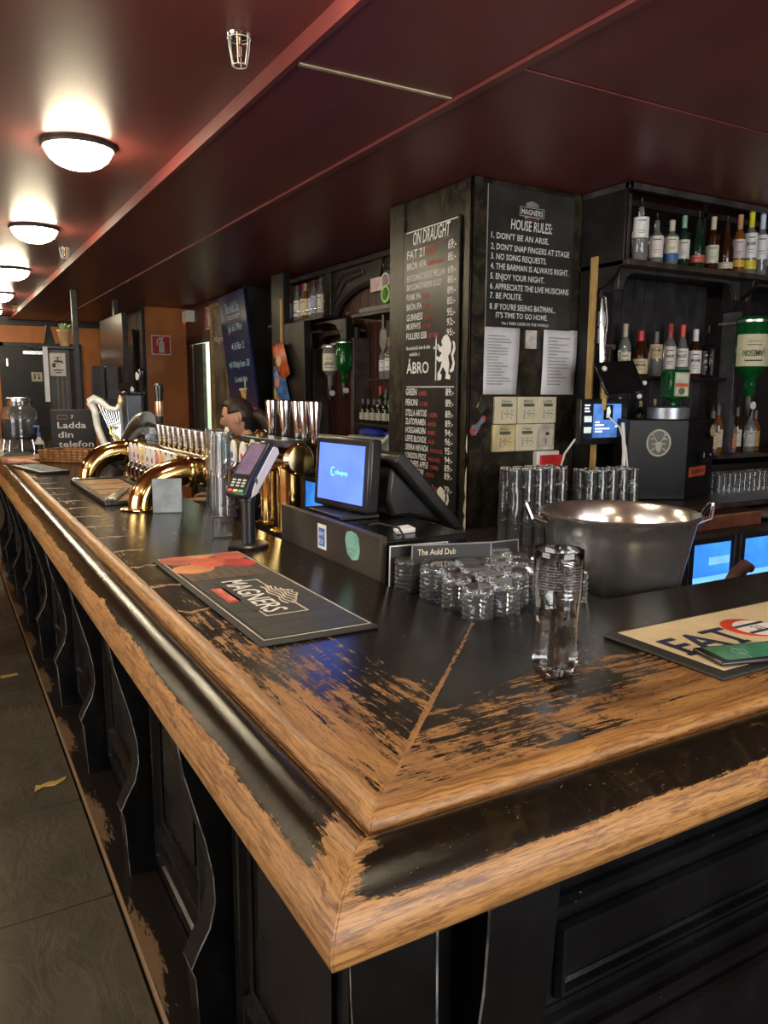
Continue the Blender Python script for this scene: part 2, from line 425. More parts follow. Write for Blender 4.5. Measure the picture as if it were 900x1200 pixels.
WX = ((0, -1, 0), (0, 0, 1))      # boards facing -X : read towards -Y
WY = ((1, 0, 0), (0, 0, 1))       # boards facing -Y : read towards +X

# ------------------------------------------------------------------ the room
X0, X1, Y0, Y1, ZC, ZS = -3.5, 6.0, -3.0, 12.9, 2.60, 2.55
fl = struct('floor', MB().box(X0 - 0.12, X1 + 0.1, Y0 - 0.12, Y1 + 0.1, -0.08, -0.012), mat('floor_screed', (0.03, 0.026, 0.02), 0.6))
for i in range(-2, 1):
    for j in range(0, 17):
        if i < -1 and j < 2: continue
        xa = 0.375 - (1 - i) * 0.60 + 0.004; xb = xa + 0.592 if i < 0 else 0.372
        ya = 0.99 + j * 0.645 + (0.0 if i % 2 else 0.05); dz = random.uniform(-0.0015, 0.0015)
        if ya + 0.645 > Y1: continue
        part('tile', MB().box(xa, min(xb, 0.372), ya, ya + 0.638, -0.012, dz), M_SLATE, fl, bev=0.002)
single('tape_scrap', MB().prism([(0.225,3.11),(0.26,3.135),(0.30,3.125),(0.345,3.16),(0.352,3.185),(0.31,3.165),(0.285,3.172),(0.25,3.155),(0.235,3.165)], 0.001, 'Z', 0.0018),
       mat('yellow_tape', (0.62, 0.42, 0.10), 0.6), 'torn scrap of yellow tape stuck to the dark slate floor', 'tape')
single('tape_scrap', MB().prism([(0.20,4.50),(0.29,4.52),(0.285,4.55),(0.20,4.545)], 0.001, 'Z', 0.0018),
       mat('yellow_tape', (0.62, 0.42, 0.10), 0.6), 'small pale strip of tape on the floor further along beside the bar', 'tape')

cl = struct('ceiling', MB().box(X0 - 0.12, 1.025, Y0 - 0.12, Y1 + 0.1, ZC, ZC + 0.1).box(1.025, X1 + 0.1, Y0 - 0.12, Y1 + 0.1, ZC + 0.1, ZC + 0.14), M_CEIL)
part('step_face', MB().box(1.025, 1.045, Y0, Y1, ZS - 0.006, ZC + 0.1), M_CEIL, cl)
for (xa, xb, ya, yb, z) in ((1.048, 1.625, Y0, 2.372, ZS), (1.048, 1.625, 2.384, 6.60, ZS), (1.048, 1.625, 6.606, Y1, ZS),
                            (1.665, X1, Y0, 2.058, ZS + 0.004), (1.665, X1, 2.063, Y1, ZS)):
    part('panel', MB().box(xa, xb, ya, yb, z, ZC + 0.1), M_CEIL, cl, bev=0.002)
struct('trim_1', MB().box(1.626, 1.664, Y0, Y1, ZS - 0.012, ZC + 0.05), M_CEIL, bev=0.003)
struct('trim_2', MB().box(1.05, 1.622, 2.370, 2.386, ZS - 0.004, ZS + 0.03), mat('pale_strip', (0.55, 0.46, 0.30), 0.6))
struct('trim_3', MB().box(X0, 2.3, Y1 - 0.05, Y1, ZS - 0.07, ZC), M_CAB)

# street front behind the photographer and the customer side, each with a window opening
wf = struct('wall_front', MB().box(X0 - 0.04, X1, Y0 - 0.1, Y0 - 0.04, -0.01, ZC), M_MAROON)
def window(name, mbf, mbg):
    o = struct(name, mbf, M_CAB); part('pane', mbg, mat('window_glass', (0.55, 0.68, 0.85), 0.2, emit=0.9, var=0.05), o)
fr = MB()
for xa in (-0.55, 0.60, 1.75, 2.9): fr.box(xa, xa + 0.06, Y0 - 0.04, Y0 + 0.02, 0.95, 2.5)
fr.box(-0.55, 2.96, Y0 - 0.04, Y0 + 0.02, 0.93, 0.99); fr.box(-0.55, 2.96, Y0 - 0.04, Y0 + 0.02, 2.46, 2.52)
window('window_1', fr, MB().box(-0.5, 2.92, Y0 - 0.03, Y0 - 0.02, 0.98, 2.47))
fr = MB()
for ya in (0.4, 1.45, 2.5, 3.55): fr.box(X0 - 0.04, X0 + 0.02, ya, ya + 0.06, 0.95, 2.45)
fr.box(X0 - 0.04, X0 + 0.02, 0.4, 3.61, 0.93, 0.99); fr.box(X0 - 0.04, X0 + 0.02, 0.4, 3.61, 2.40, 2.46)
struct('wall_left', MB().box(X0 - 0.1, X0 - 0.04, Y0 - 0.1, Y1 + 0.06, -0.01, ZC), M_ORANGE)
window('window_2', fr, MB().box(X0 - 0.03, X0 - 0.02, 0.45, 3.58, 0.98, 2.42))
struct('wall_right', MB().box(X1, X1 + 0.06, Y0, 3.2, 0, ZC), M_MAROON)
struct('wall_back', MB().box(2.955, X1, 3.16, 3.22, 0, ZC), M_CAB)
struct('wall_far', MB().box(X0 - 0.04, 0.86, Y1, Y1 + 0.06, -0.01, ZC).box(0.86, 2.0, Y1, Y1 + 0.06, 2.22, ZC).box(2.0, 2.4, Y1, Y1 + 0.06, 0, ZC), M_ORANGE)
# wall behind the long bar, pierced by the lit corridor doorway
wb = struct('wall_side', MB().box(2.97, 3.03, 3.2, 8.62, 0, ZC).box(2.86, 2.97, 8.56, 8.62, 0, ZC).box(2.80, 2.86, 8.56, 8.86, 0, ZC).box(2.80, 2.86, 9.70, 9.9, 0, ZC).box(2.80, 2.86, 8.86, 9.70, 2.14, ZC), M_MAROON)
struct('wall_corner', MB().box(2.27, 2.86, 9.9, 9.96, 0, ZC), M_ORANGE)
struct('trim_4', MB().box(2.245, 2.285, 9.86, 9.9, 0, ZC), M_CAB)
pw = struct('wall_panelling', MB().box(2.31, 2.36, 9.96, Y1, 0, ZC), M_CAB)
for k in range(15):
    ya = 9.97 + k * 0.195
    part('plank', MB().box(2.285 + random.uniform(0, 0.006), 2.31, ya, ya + 0.185, 0.0, 2.5),
         mat('weathered_plank_%d' % (k % 3), ((0.10, 0.085, 0.07), (0.06, 0.05, 0.045), (0.13, 0.11, 0.085))[k % 3], 0.5, var=0.5, stretch=(10, 10, 0.8), vs=5), pw)
d = struct('door_1', MB().box(0.92, 1.96, Y1 - 0.02, Y1 + 0.02, 0, 2.18), M_DOORB)
part('door_frame', MB().box(0.86, 0.92, Y1 - 0.04, Y1 + 0.03, 0, 2.23).box(1.94, 2.0, Y1 - 0.04, Y1 + 0.03, 0, 2.23).box(0.86, 2.0, Y1 - 0.04, Y1 + 0.03, 2.17, 2.23), M_CAB, d)
part('panel', frame_mb(1.08, 1.82, 1.15, 2.02, 0.03, (0, Y1 - 0.02, 0), *WY, t=0.012), M_CAB, d)
part('panel', frame_mb(1.08, 1.82, 0.2, 1.0, 0.03, (0, Y1 - 0.02, 0), *WY, t=0.012), M_CAB, d)
part('door_closer', MB().box(1.18, 1.45, Y1 - 0.07, Y1 - 0.02, 2.06, 2.11).tube([(1.4, Y1-0.05, 2.11), (1.28, Y1-0.09, 2.16), (1.2, Y1-0.04, 2.2)], 0.01), M_STEEL, d)
part('hinge', MB().box(0.95, 0.975, Y1 - 0.03, Y1 - 0.02, 1.88, 1.99), M_STEEL, d)
d2 = struct('door_2', MB().box(2.775, 2.80, 8.84, 8.88, 0, 2.14).box(2.775, 2.80, 9.66, 9.72, 0, 2.14).box(2.775, 2.80, 8.84, 9.72, 2.10, 2.16), M_CAB)
part('door_leaf', MB().box(2.82, 2.86, 9.30, 9.68, 0.0, 2.10), mat('grey_green_door', (0.10, 0.11, 0.09), 0.5), d2)
# corridor beyond
cw = struct('wall_corridor', MB().box(3.9, 3.95, 8.62, 10.4, 0, 2.4).box(2.86, 3.9, 10.4, 10.45, 0, 2.4).box(2.86, 3.95, 8.62, 10.45, 2.4, 2.45), mat('pale_green_tiles', (0.62, 0.68, 0.56), 0.35, var=0.05))
for r in range(9):
    for c in range(3):
        part('tile', MB().box(3.885, 3.899, 9.0 + c * 0.46, 9.45 + c * 0.46, 0.3 + r * 0.23, 0.52 + r * 0.23), mat('pale_green_tiles', (0.62, 0.68, 0.56), 0.35, var=0.05), cw)
area('corridor_light', (3.35, 9.4, 2.36), (0, 0, 0), 0.5, 0.5, 26, (0.9, 1.0, 0.85))

# ------------------------------------------------------------------ bar counter
BR, YR = 0.351, 0.640               # ridge line between flat top and rounded rail, on each side
YEND, XEND = 8.3, 2.7
def sweep(prof, side, far):
    """closed profile (a inward from the ridge, z), mitred at the corner"""
    n = len(prof); vs = []
    for a, z in prof: vs.append((BR + a, YR + a, z))
    for a, z in prof: vs.append((BR + a, far, z) if side == 'Y' else (far, YR + a, z))
    fs = [tuple(range(n)), tuple(range(2 * n - 1, n - 1, -1))] + [(i, (i + 1) % n, (i + 1) % n + n, i + n) for i in range(n)]
    return MB().add(vs, fs)
FLAT = [(0.499, 1.040), (0.499, 1.117), (0.496, 1.120), (0.032, 1.120), (0.024, 1.1206), (0.013, 1.1196), (0.005, 1.1158), (0.0005, 1.109), (0.0005, 1.040)]
RAIL = [(-0.001, 1.030), (-0.001, 1.1035), (-0.005, 1.1035), (-0.008, 1.107), (-0.016, 1.1100), (-0.028, 1.1105), (-0.040, 1.108), (-0.052, 1.102), (-0.063, 1.093),
        (-0.072, 1.083), (-0.079, 1.071), (-0.0835, 1.059), (-0.084, 1.047), (-0.081, 1.037), (-0.073, 1.029), (-0.060, 1.025), (-0.045, 1.025), (-0.04, 1.030)]
bt = bf = thing('bar_counter', 'long L-shaped pub bar, worn oak and black top over a black panelled front', 'bar counter', (0.51, 0.80, 0))
part('top_board', sweep(FLAT, 'Y', YEND), M_TOPY, bt, 50, label='long top board with worn brown patches by the mitre')
part('top_board', sweep(FLAT, 'X', XEND), M_TOPX, bt, 50, label='short top board to the right of the mitre joint')
part('edge_rail', sweep(RAIL, 'Y', YEND), M_TOPY, bt, 50)
part('edge_rail', sweep(RAIL, 'X', XEND), M_TOPX, bt, 50)

PX_, PY_ = 0.51, 0.799
part('backing', MB().box(PX_, PX_ + 0.03, PY_ + 0.03, YEND, 0.03, 1.04).box(PX_, XEND, PY_, PY_ + 0.03, 0.03, 1.04), M_BLK, bf)
part('footboard', MB().box(0.378, PX_, 0.66, YEND, 0.0, 0.03), M_PLINTH, bf, bev=0.004)
part('footboard', MB().box(PX_, XEND, 0.66, PY_, 0.0, 0.03), M_BLK, bf, bev=0.004)
CORB = [(.425,.03),(.416,.232),(.407,.258),(.424,.295),(.452,.345),(.466,.405),(.464,.47),(.448,.56),(.425,.65),(.405,.73),(.393,.81),(.387,.90),(.385,1.028),(PX_,1.028),(PX_,.03)]
def moulding_frame(a0, a1, z0, z1, w_, t, side):
    """mitred bolection frame standing proud of the front"""
    prof = [(0, 0), (0, t * .55), (w_ * .25, t), (w_ * .55, t), (w_ * .7, t * .45), (w_, t * .3), (w_, 0)]
    mb = MB(); vs = []; n = len(prof)
    for (ca, cz, sa, sz) in ((a0, z0, 1, 1), (a1, z0, -1, 1), (a1, z1, -1, -1), (a0, z1, 1, -1)):
        for o_, h in prof:
            A = ca + sa * o_; Z = cz + sz * o_
            vs.append((PX_ - h, A, Z) if side == 'Y' else (A, PY_ - h, Z))
    fs = []
    for k in range(4):
        for i in range(n - 1):
            a = k * n + i; b_ = ((k + 1) % 4) * n + i; fs.append((a, b_, b_ + 1, a + 1))
    return mb.add(vs, fs)
NB = 10
corb0 = None
for k in range(NB):
    yc = 0.84 + k * 0.765
    if k > 0:
        part('bracket', MB().prism(CORB, 0.07, 'Y', yc - 0.035), M_BLK, bf, 30, bev=0.0022, edge=M_EDGE)
    if k < NB - 1:
        ya, yb = yc + (0.075 if k else 0.03), yc + 0.69
        part('panel', moulding_frame(ya, yb, 0.10, 0.98, 0.035, 0.016, 'Y').merge(moulding_frame(ya + 0.06, yb - 0.06, 0.23, 0.86, 0.045, 0.028, 'Y')).box(PX_ - 0.004, PX_, ya + 0.03, yb - 0.03, 0.13, 0.95).box(PX_ - 0.014, PX_, ya + 0.16, yb - 0.16, 0.33, 0.76), M_BLK, bf, 30)
# corner bracket set on the diagonal, and the wide ones on the short side
diag = MB().prism([(x - PX_, z) for x, z in CORB], 0.11, 'Y', -0.055).xf(Matrix.Translation((PX_ + 0.0, PY_ + 0.0, 0)) @ Matrix.Rotation(math.radians(45), 4, 'Z') @ Matrix.Translation((0.0, 0, 0)))
part('bracket', diag, M_BLK, bf, 30, bev=0.0022, edge=M_EDGE)
for xc in (0.595, 1.80):
    part('bracket', MB().prism([(x + 0.289, z) for x, z in CORB], 0.115, 'X', xc - 0.0575), M_BLK, bf, 30, bev=0.0022, edge=M_EDGE)
for xa, xb in ((0.70, 1.70), (1.90, 2.60)):
    for z0, z1 in ((0.585, 0.80), (0.08, 0.545)):
        part('panel', moulding_frame(xa, xb, z0, z1, 0.03, 0.022, 'X').merge(moulding_frame(xa + 0.058, xb - 0.058, z0 + 0.045, z1 - 0.045, 0.022, 0.02, 'X')).box(xa + 0.028, xb - 0.028, PY_ - 0.004, PY_, z0 + 0.03, z1 - 0.03), M_BLK, bf, 30)
part('moulding', MB().box(PX_ + 0.09, XEND, PY_ - 0.014, PY_, 0.86, 0.885), M_BLK, bf, bev=0.003)

# work surfaces on the staff side
single('glass_ledge', MB().box(0.853, 1.235, 1.143, 1.495, 1.075, 1.104), M_BLKG, 'black ledge behind the bar corner that carries the upturned tumblers', 'ledge', bev=0.003)
us = thing('underbar_counter', 'low steel work counter just behind the short side of the bar', 'counter', (1.9, 1.30, 0))
part('worktop', MB().box(0.95, 2.6, 1.145, 1.47, 0.945, 0.965), M_STEEL, us, bev=0.003)
part('cabinet', MB().box(0.97, 2.58, 1.15, 1.45, 0.0, 0.945), M_BLK, us)
tp = thing('till_platform', 'black painted wooden box behind the bar that the till screens stand on', 'platform', (1.05, 1.80, 0))
part('front_board', MB().box(0.853, 0.872, 1.503, 2.09, 1.085, 1.222), scuffed('dark_brown_board', (0.035, 0.026, 0.018), (0.30, 0.24, 0.16), 0.76, 0.5), tp, bev=0.002)
part('box', MB().box(0.872, 1.10, 1.51, 2.09, 0.0, 1.21), M_BLK, tp, bev=0.003)
st = single('payment_sticker', MB().box(0.8515, 0.853, 1.785, 1.835, 1.140, 1.205), M_WHITE, 'small blue and white card sticker on the till box board', 'sticker')
part('print', MB().box(-0.0012, -0.0008, -0.018, 0.018, 0.008, 0.055), mat('blue_print', (0.03, 0.16, 0.55), 0.5), st)
part('lettering', text_mb([('AM', 0, 0.034, 0.014, 0.030, 'c'), ('EX', 0, 0.014, 0.014, 0.026, 'c')], (-0.0008, 0, 0), *WX), M_WHITE, st, 0)
st = single('sticker', MB().prism([(1.60,1.17),(1.606,1.20),(1.62,1.211),(1.645,1.214),(1.668,1.208),(1.676,1.19),(1.670,1.17),(1.664,1.155),(1.64,1.143),(1.62,1.146),(1.608,1.15)], 0.0015, 'X', 0.8515),
            mat('mint_sticker', (0.20, 0.42, 0.34), 0.6), 'torn mint green round sticker on the till box board', 'sticker')
part('lettering', text_mb([('SCAN ME', 0, 0.030, 0.007, 0.04, 'c'), ('MENU', 0, 0.018, 0.006, 0.026, 'c')], (-0.0008, 0, 0), *WX), mat('mint_sticker_text', (0.45, 0.62, 0.45), 0.6), st, 0)

# ------------------------------------------------------------------ ceiling lamps and sprinklers
M_LAMP = mat('lit_opal_glass', (1.0, 0.84, 0.57), 0.3, emit=LAMP_STRENGTH, var=0.01)
M_LRIM = mat('lamp_rim', (0.25, 0.23, 0.20), 0.3, 0.8)
lt = thing('ceiling_lamp', 'nearest lit opal dome lamp on the maroon ceiling, top left of the picture', 'lamp', (0.62, 3.77, ZC), 'dome lamps along the ceiling')
part('rim', MB().lathe([(0.0, 0), (0.152, 0), (0.156, -0.012), (0.150, -0.022), (0.140, -0.020)], (0.62, 3.77, ZC), 32), M_LRIM, lt)
part('lamp_shade', MB().lathe([(0.140, -0.018), (0.137, -0.034), (0.122, -0.058), (0.095, -0.080), (0.058, -0.095), (0.02, -0.101), (0.0005, -0.102)], (0.62, 3.77, ZC), 32), M_LAMP, lt)
for y, lab in ((5.76, 'second dome lamp along the ceiling, above the far taps'), (7.80, 'third dome lamp along the ceiling from the front'),
               (9.80, 'farthest visible dome lamp, cut by the left picture edge'), (11.8, 'last dome lamp near the far door, out of the picture'),
               (1.77, 'dome lamp overhead beside the bar, above the picture'), (-0.25, 'dome lamp behind the photographer')):
    dup(lt, (0.62 + max(0, y - 3.77) * 0.013, y, ZC), lab)
for y, w_ in ((-1.6, 'at the street end'), (0.9, 'abreast of the bar corner'), (3.4, 'over the middle of the guest floor'), (5.9, 'over the far guest floor')):  # unseen second row, added as fill light for the room
    dup(lt, (-1.7, y, ZC), 'added second-row fill lamp over the guest floor, ' + w_, 'added fill lamps over the guest floor')
sp = thing('sprinkler', 'nearest caged sprinkler head on the ceiling', 'sprinkler', (0.868, 2.40, ZC), 'sprinklers on the ceiling')
c = (0.868, 2.40, ZC)
part('escutcheon', MB().lathe([(0, 0), (0.037, 0), (0.034, -0.007), (0.012, -0.009)], c, 20), M_CHROME, sp)
cg = MB()
for k in range(6):
    a = k * PI / 3; x, y = math.cos(a), math.sin(a)
    cg.tube([(c[0] + 0.034 * x, c[1] + 0.034 * y, ZC - 0.004), (c[0] + 0.031 * x, c[1] + 0.031 * y, ZC - 0.04), (c[0] + 0.022 * x, c[1] + 0.022 * y, ZC - 0.086)], 0.0017, 6)
for r, z in ((0.0345, -0.012), (0.022, -0.086)):
    cg.tube([(c[0] + r * math.cos(t * PI / 8), c[1] + r * math.sin(t * PI / 8), ZC + z) for t in range(17)], 0.0017, 6, False)
part('cage', cg, M_CAGE, sp)
part('sprinkler_head', MB().lathe([(0.009, 0), (0.008, -0.03), (0.004, -0.032), (0.004, -0.062), (0.016, -0.064), (0.016, -0.067)], c, 12), mat('sprinkler_brass', (0.5, 0.33, 0.16), 0.25, 1.0), sp)
dup(sp, (0.917, 6.41, ZC), 'second caged sprinkler, between the dome lamps and the ceiling step')
dup(sp, (0.965, 11.1, ZC), 'small caged sprinkler far along the ceiling near the far wall')

# ------------------------------------------------------------------ glassware
def tumbler_mb(r=0.031, h=0.074, seg=20):
    # upturned cut tumbler: solid base up, ribbed wall, hollow inside
    out = [(r * 0.93, 0.0), (r * 1.0, 0.008)]
    for i in range(5):
        z = 0.012 + i * 0.010; out += [(r * 1.01, z), (r * 0.965, z + 0.005)]
    out += [(r * 1.0, 0.064), (r * 0.95, h - 0.003), (r * 0.82, h)]
    inn = [(r * 0.70, h - 0.014), (r * 0.86, h - 0.020), (r * 0.88, 0.0)]
    return out, inn
def glass_mb(out, inn, c=(0, 0, 0), seg=20):
    """outer profile bottom->top and inner profile, joined at the rims into one closed glass wall"""
    return MB().lathe(out + inn, c, seg)
to, ti = tumbler_mb()
tm = MB().lathe(to + [(0.0005, 0.074)], (0, 0, 0), 22).merge(MB().lathe(ti[:1][::-1] + ti[1:], (0, 0, 0), 22))
def hollow(prof_out, prof_in, seg=20):
    """closed shell: outer profile then inner profile back to the start rim"""
    return MB().lathe(prof_out + prof_in, (0, 0, 0), seg, closed=True)
tmb = hollow([(0.0005, 0.074), (0.026, 0.074), (0.0295, 0.071), (0.031, 0.064)] + [p for i in range(5) for p in ((0.0288, 0.056 - i * 0.010), (0.0317, 0.051 - i * 0.010))] + [(0.030, 0.004), (0.0287, 0.0)],
             [(0.0272, 0.0), (0.0272, 0.050), (0.0250, 0.060), (0.0005, 0.061)], 22)
T0 = part('tumbler', tmb, M_SHEENGLASS, None, 40)
spots = [(0.885, 1.175, 'front upturned glass tumbler nearest the mitre joint'), (0.898, 1.455, 'leftmost upturned tumbler, beside the till box board'),
         (0.905, 1.360, 'upturned tumbler second from the left, before the small menus'), (0.900, 1.268, 'upturned tumbler just left of the front one'),
         (0.957, 1.182, 'upturned tumbler half hidden behind the pint glass, left side'), (1.135, 1.178, 'single upturned tumbler right of the pint glass')]
ORD = ('first', 'second', 'third', 'fourth', 'fifth', 'sixth', 'seventh', 'eighth', 'ninth', 'tenth', 'eleventh', 'twelfth', 'thirteenth', 'fourteenth')
for r in range(4):
    q_ = 0
    for q in range(5):
        x = 0.972 + q * 0.066 + (r % 2) * 0.02 - 0.015 * r; y = 1.250 + r * 0.064
        if x > 1.20 or (r == 0 and q > 2): continue
        spots.append((x + random.uniform(-.002, .002), y, 'upturned tumbler behind the front ones, %s row back, %s from the left' % (ORD[r + 1], ORD[q_]))); q_ += 1
for i, (x, y, lab) in enumerate(spots):
    o = T0 if i == 0 else T0.copy()
    if i: COL.objects.link(o)
    o.location = (x, y, 1.1042); o.rotation_euler.z = i * 0.7
    solo(o, lab, 'tumbler', 'upturned tumblers on the bar corner ledge')

# pint glass half full of water
pg = thing('pint_glass', 'tall pint glass half full of water on the bar, right of the mitre', 'glass', (0.805, 0.868, 1.1202))
c = (0.805, 0.868, 1.1202)
po = [(0.0005, 0.0), (0.026, 0.0), (0.0315, 0.004), (0.0345, 0.014), (0.0350, 0.022), (0.0335, 0.027), (0.0352, 0.034), (0.0333, 0.041), (0.0348, 0.048), (0.0325, 0.055), (0.0335, 0.062), (0.0318, 0.070), (0.0315, 0.082),
      (0.0330, 0.098), (0.0352, 0.115), (0.0368, 0.132), (0.0375, 0.155), (0.0378, 0.180), (0.0378, 0.193), (0.0372, 0.1945)]
pi_ = [(0.0362, 0.193), (0.0360, 0.155), (0.0352, 0.132), (0.0336, 0.115), (0.0312, 0.098), (0.0298, 0.082), (0.0300, 0.070), (0.0312, 0.058), (0.0318, 0.040), (0.0320, 0.024), (0.0300, 0.014), (0.0005, 0.012)]
part('glass', MB().lathe(po + pi_, c, 40, closed=True), M_GLASS, pg, 60)
wi = [(0.0005, 0.0118), (0.0302, 0.0138), (0.0322, 0.024), (0.0320, 0.040), (0.0314, 0.058), (0.0302, 0.070), (0.0300, 0.082), (0.0307, 0.0915), (0.0005, 0.0905)]
part('water', MB().lathe(wi, c, 40, closed=True), M_WATER, pg, 60)
eg = MB()
for k in range(9):
    z = 0.138 + k * 0.0042
    for a0, a1 in ((3.2 + .04 * (k % 3), 4.15), (4.35 - .05 * (k % 2), 5.25)):
        eg.arcpatch(c, 0.03765, z, z + 0.0011, a0, a1 - 0.1 * (k % 3), 8, 0.0002)
part('print', eg, M_ETCH, pg, 0)

# ------------------------------------------------------------------ steel bucket
bk = thing('steel_bucket', 'large round stainless steel ice bucket behind the bar', 'bucket', (1.42, 1.33, 0.966))
c = (1.42, 1.33, 0.966)
bo = [(0.0005, 0.0), (0.118, 0.0), (0.126, 0.010), (0.140, 0.08), (0.156, 0.16), (0.174, 0.25), (0.182, 0.285), (0.190, 0.291), (0.192, 0.297), (0.186, 0.300)]
bi = [(0.178, 0.294), (0.170, 0.25), (0.152, 0.16), (0.136, 0.08), (0.120, 0.012), (0.0005, 0.010)]
part('bowl', MB().lathe(bo + bi, c, 64, closed=True), mat('bucket_steel', (0.80, 0.78, 0.73), 0.22, 0.955, 0.18, 5, bmp=0.0012), bk, 50)
for s in (-1, 1):
    hx, hy = s * math.cos(yaw), -s * math.sin(yaw)
    def P(u, v, z): return (c[0] + hx * u - hy * v, c[1] + hy * u + hx * v, c[2] + z)
    part('handle', MB().tube([P(.180, -.035, .275), P(.212, -.030, .285), P(.224, -.012, .318), P(.224, .012, .318), P(.212, .030, .285), P(.180, .035, .275)], 0.005, 8), M_CHROME, bk)

# ------------------------------------------------------------------ bar mats
rm = thing('bar_runner', 'black rubber bar runner with red apples print on the long side of the bar', 'bar mat', (0.56, 1.57, 1.1205))
part('mat', MB().box(0.446, 0.676, 1.192, 1.945, 1.1205, 1.1250), mat('rubber_mat', (0.022, 0.022, 0.021), 0.6, bmp=0.0008, vs=40), rm, bev=0.002)
O = (0.446, 1.945, 1.1251); BX = ((0, -1, 0), (1, 0, 0))     # read along -Y, up = +X
part('print_background', flat_mb(rect(0.0, 0.725, 0.022, 0.222), O, *BX), mat('dark_slate_print', (0.030, 0.031, 0.031), 0.5, var=0.5, vs=9, stretch=(1, 6, 1)), rm)
part('print_wood', flat_mb(rect(0.07, 0.27, 0.023, 0.215), O, *BX, off=0.0011), mat('brown_wood_print', (0.085, 0.060, 0.042), 0.6, var=0.5, vs=10, stretch=(8, 1, 1)), rm)
for (u, v, ru, rv, cc) in ((0.045, 0.050, 0.050, 0.042, (0.46, 0.09, 0.045)), (0.045, 0.185, 0.050, 0.040, (0.45, 0.08, 0.05)), (0.095, 0.115, 0.055, 0.046, (0.55, 0.10, 0.05)),
                           (0.150, 0.060, 0.048, 0.050, (0.58, 0.22, 0.08)), (0.135, 0.180, 0.045, 0.040, (0.42, 0.03, 0.03)), (0.02, 0.115, 0.02, 0.04, (0.50, 0.22, 0.08))):
    part('apple_print', flat_mb(ell(u, v, ru, rv, 20), O, *BX, off=0.0018 + 0.0001 * random.random(), t=0.0003), mat('apple_%.2f' % cc[0], cc, 0.5, var=0.35, vs=14), rm)
part('print_border', frame_mb(0.0, 0.735, 0.012, 0.222, 0.0022, O, *BX, off=0.0012), mat('pale_print_line', (0.62, 0.55, 0.45), 0.6), rm)
part('logo_frame', frame_mb(0.315, 0.60, 0.070, 0.158, 0.003, O, *BX, off=0.0012), mat('pale_print_line', (0.62, 0.55, 0.45), 0.6), rm)
part('print_knockout', flat_mb(rect(0.30, 0.56, 0.060, 0.115), O, *BX, off=0.0013).merge(flat_mb(rect(0.40, 0.52, 0.140, 0.165), O, *BX, off=0.0013)), mat('dark_slate_print', (0.030, 0.031, 0.031), 0.5), rm)
lettering([('MAGNERS', 0.305, 0.078, 0.050, 0.275)], O, *BX, M_CHALK, rm, 0.0024)
part('print_label', flat_mb(rect(0.355, 0.475, 0.038, 0.066), O, *BX, off=0.0013), mat('red_print', (0.60, 0.07, 0.04), 0.5), rm)
lettering([('IRISH CIDER', 0.365, 0.046, 0.013, 0.10)], O, *BX, mat('pink_print', (0.8, 0.45, 0.35), 0.5), rm, 0.0024)
tr = MB()
for k in range(6):
    v = 0.142 + k * 0.009; hw = (0.075, 0.078, 0.072, 0.06, 0.045, 0.028)[k]
    pts = [(0.46 - hw + 2 * hw * t / 10, v + 0.004 * math.sin(t * 1.3 + k)) for t in range(11)]
    flat_mb(pts + [(p[0], p[1] - 0.0035) for p in reversed(pts)], O, *BX, off=0.0016, mb=tr)
part('logo_tree', tr, mat('pale_print_line', (0.62, 0.55, 0.45), 0.6), rm)

fm = thing('bar_mat', 'cream bar mat with large dark blue letters at the right picture edge', 'bar mat', (1.5, 0.84, 1.1205))
part('mat', MB().box(0.998, 1.86, 0.712, 0.957, 1.1205, 1.1255), mat('rubber_mat', (0.022, 0.022, 0.021), 0.6), fm, bev=0.002)
O = (0.998, 0.712, 1.1256); BX = ((1, 0, 0), (0, 1, 0))
part('print_background', flat_mb(rect(0.028, 0.835, 0.020, 0.236), O, *BX), mat('cream_mat_print', (0.62, 0.50, 0.32), 0.6, var=0.08), fm)
NAVY = mat('navy_print', (0.018, 0.026, 0.065), 0.6)
lt2 = text_mb([('FAT', 0.045, 0.092, 0.080, 0.165)], O, *BX, off=0.0012); lt2.merge(text_mb([('FAT', 0.048, 0.093, 0.080, 0.165)], O, *BX, off=0.00125))
for (u0, u1, v0) in ((0.038, 0.066, 0.089), (0.088, 0.110, 0.089), (0.125, 0.148, 0.089), (0.170, 0.196, 0.089)): flat_mb(rect(u0, u1, v0, v0 + 0.010), O, *BX, mb=lt2, off=0.0006)
part('lettering', lt2, NAVY, fm, 0)
part('print_disc', flat_mb(ell(0.262, 0.140, 0.050, 0.052, 28), O, *BX, off=0.0012), mat('red_disc_print', (0.62, 0.06, 0.03), 0.5), fm)
part('print_disc', flat_mb(ell(0.272, 0.132, 0.043, 0.042, 28), O, *BX, off=0.0018), M_WHITE, fm)
part('print_band', flat_mb(rect(0.231, 0.313, 0.112, 0.120), O, *BX, off=0.0024).merge(flat_mb(rect(0.232, 0.312, 0.146, 0.154), O, *BX, off=0.0024)), NAVY, fm)
lettering([('21', 0.272, 0.123, 0.020, None, 'c')], O, *BX, NAVY, fm, 0.0025)
ph = thing('phone', 'dark smartphone with a green screen lying on the cream bar mat', 'phone', (1.042, 0.776, 1.1275), local=True, rotz=math.radians(-15))
part('body', MB().box(0, 0.150, -0.037, 0.037, 0, 0.008), mat('phone_rim', (0.05, 0.05, 0.055), 0.25, 0.6), ph, bev=0.003)
part('screen', MB().box(0.004, 0.146, -0.033, 0.033, 0.008, 0.0086), M_BLKG, ph)
part('screen_image', MB().box(0.014, 0.140, -0.030, 0.030, 0.0086, 0.0089), mat('green_screen', (0.03, 0.10, 0.055), 0.08, emit=0.35), ph)
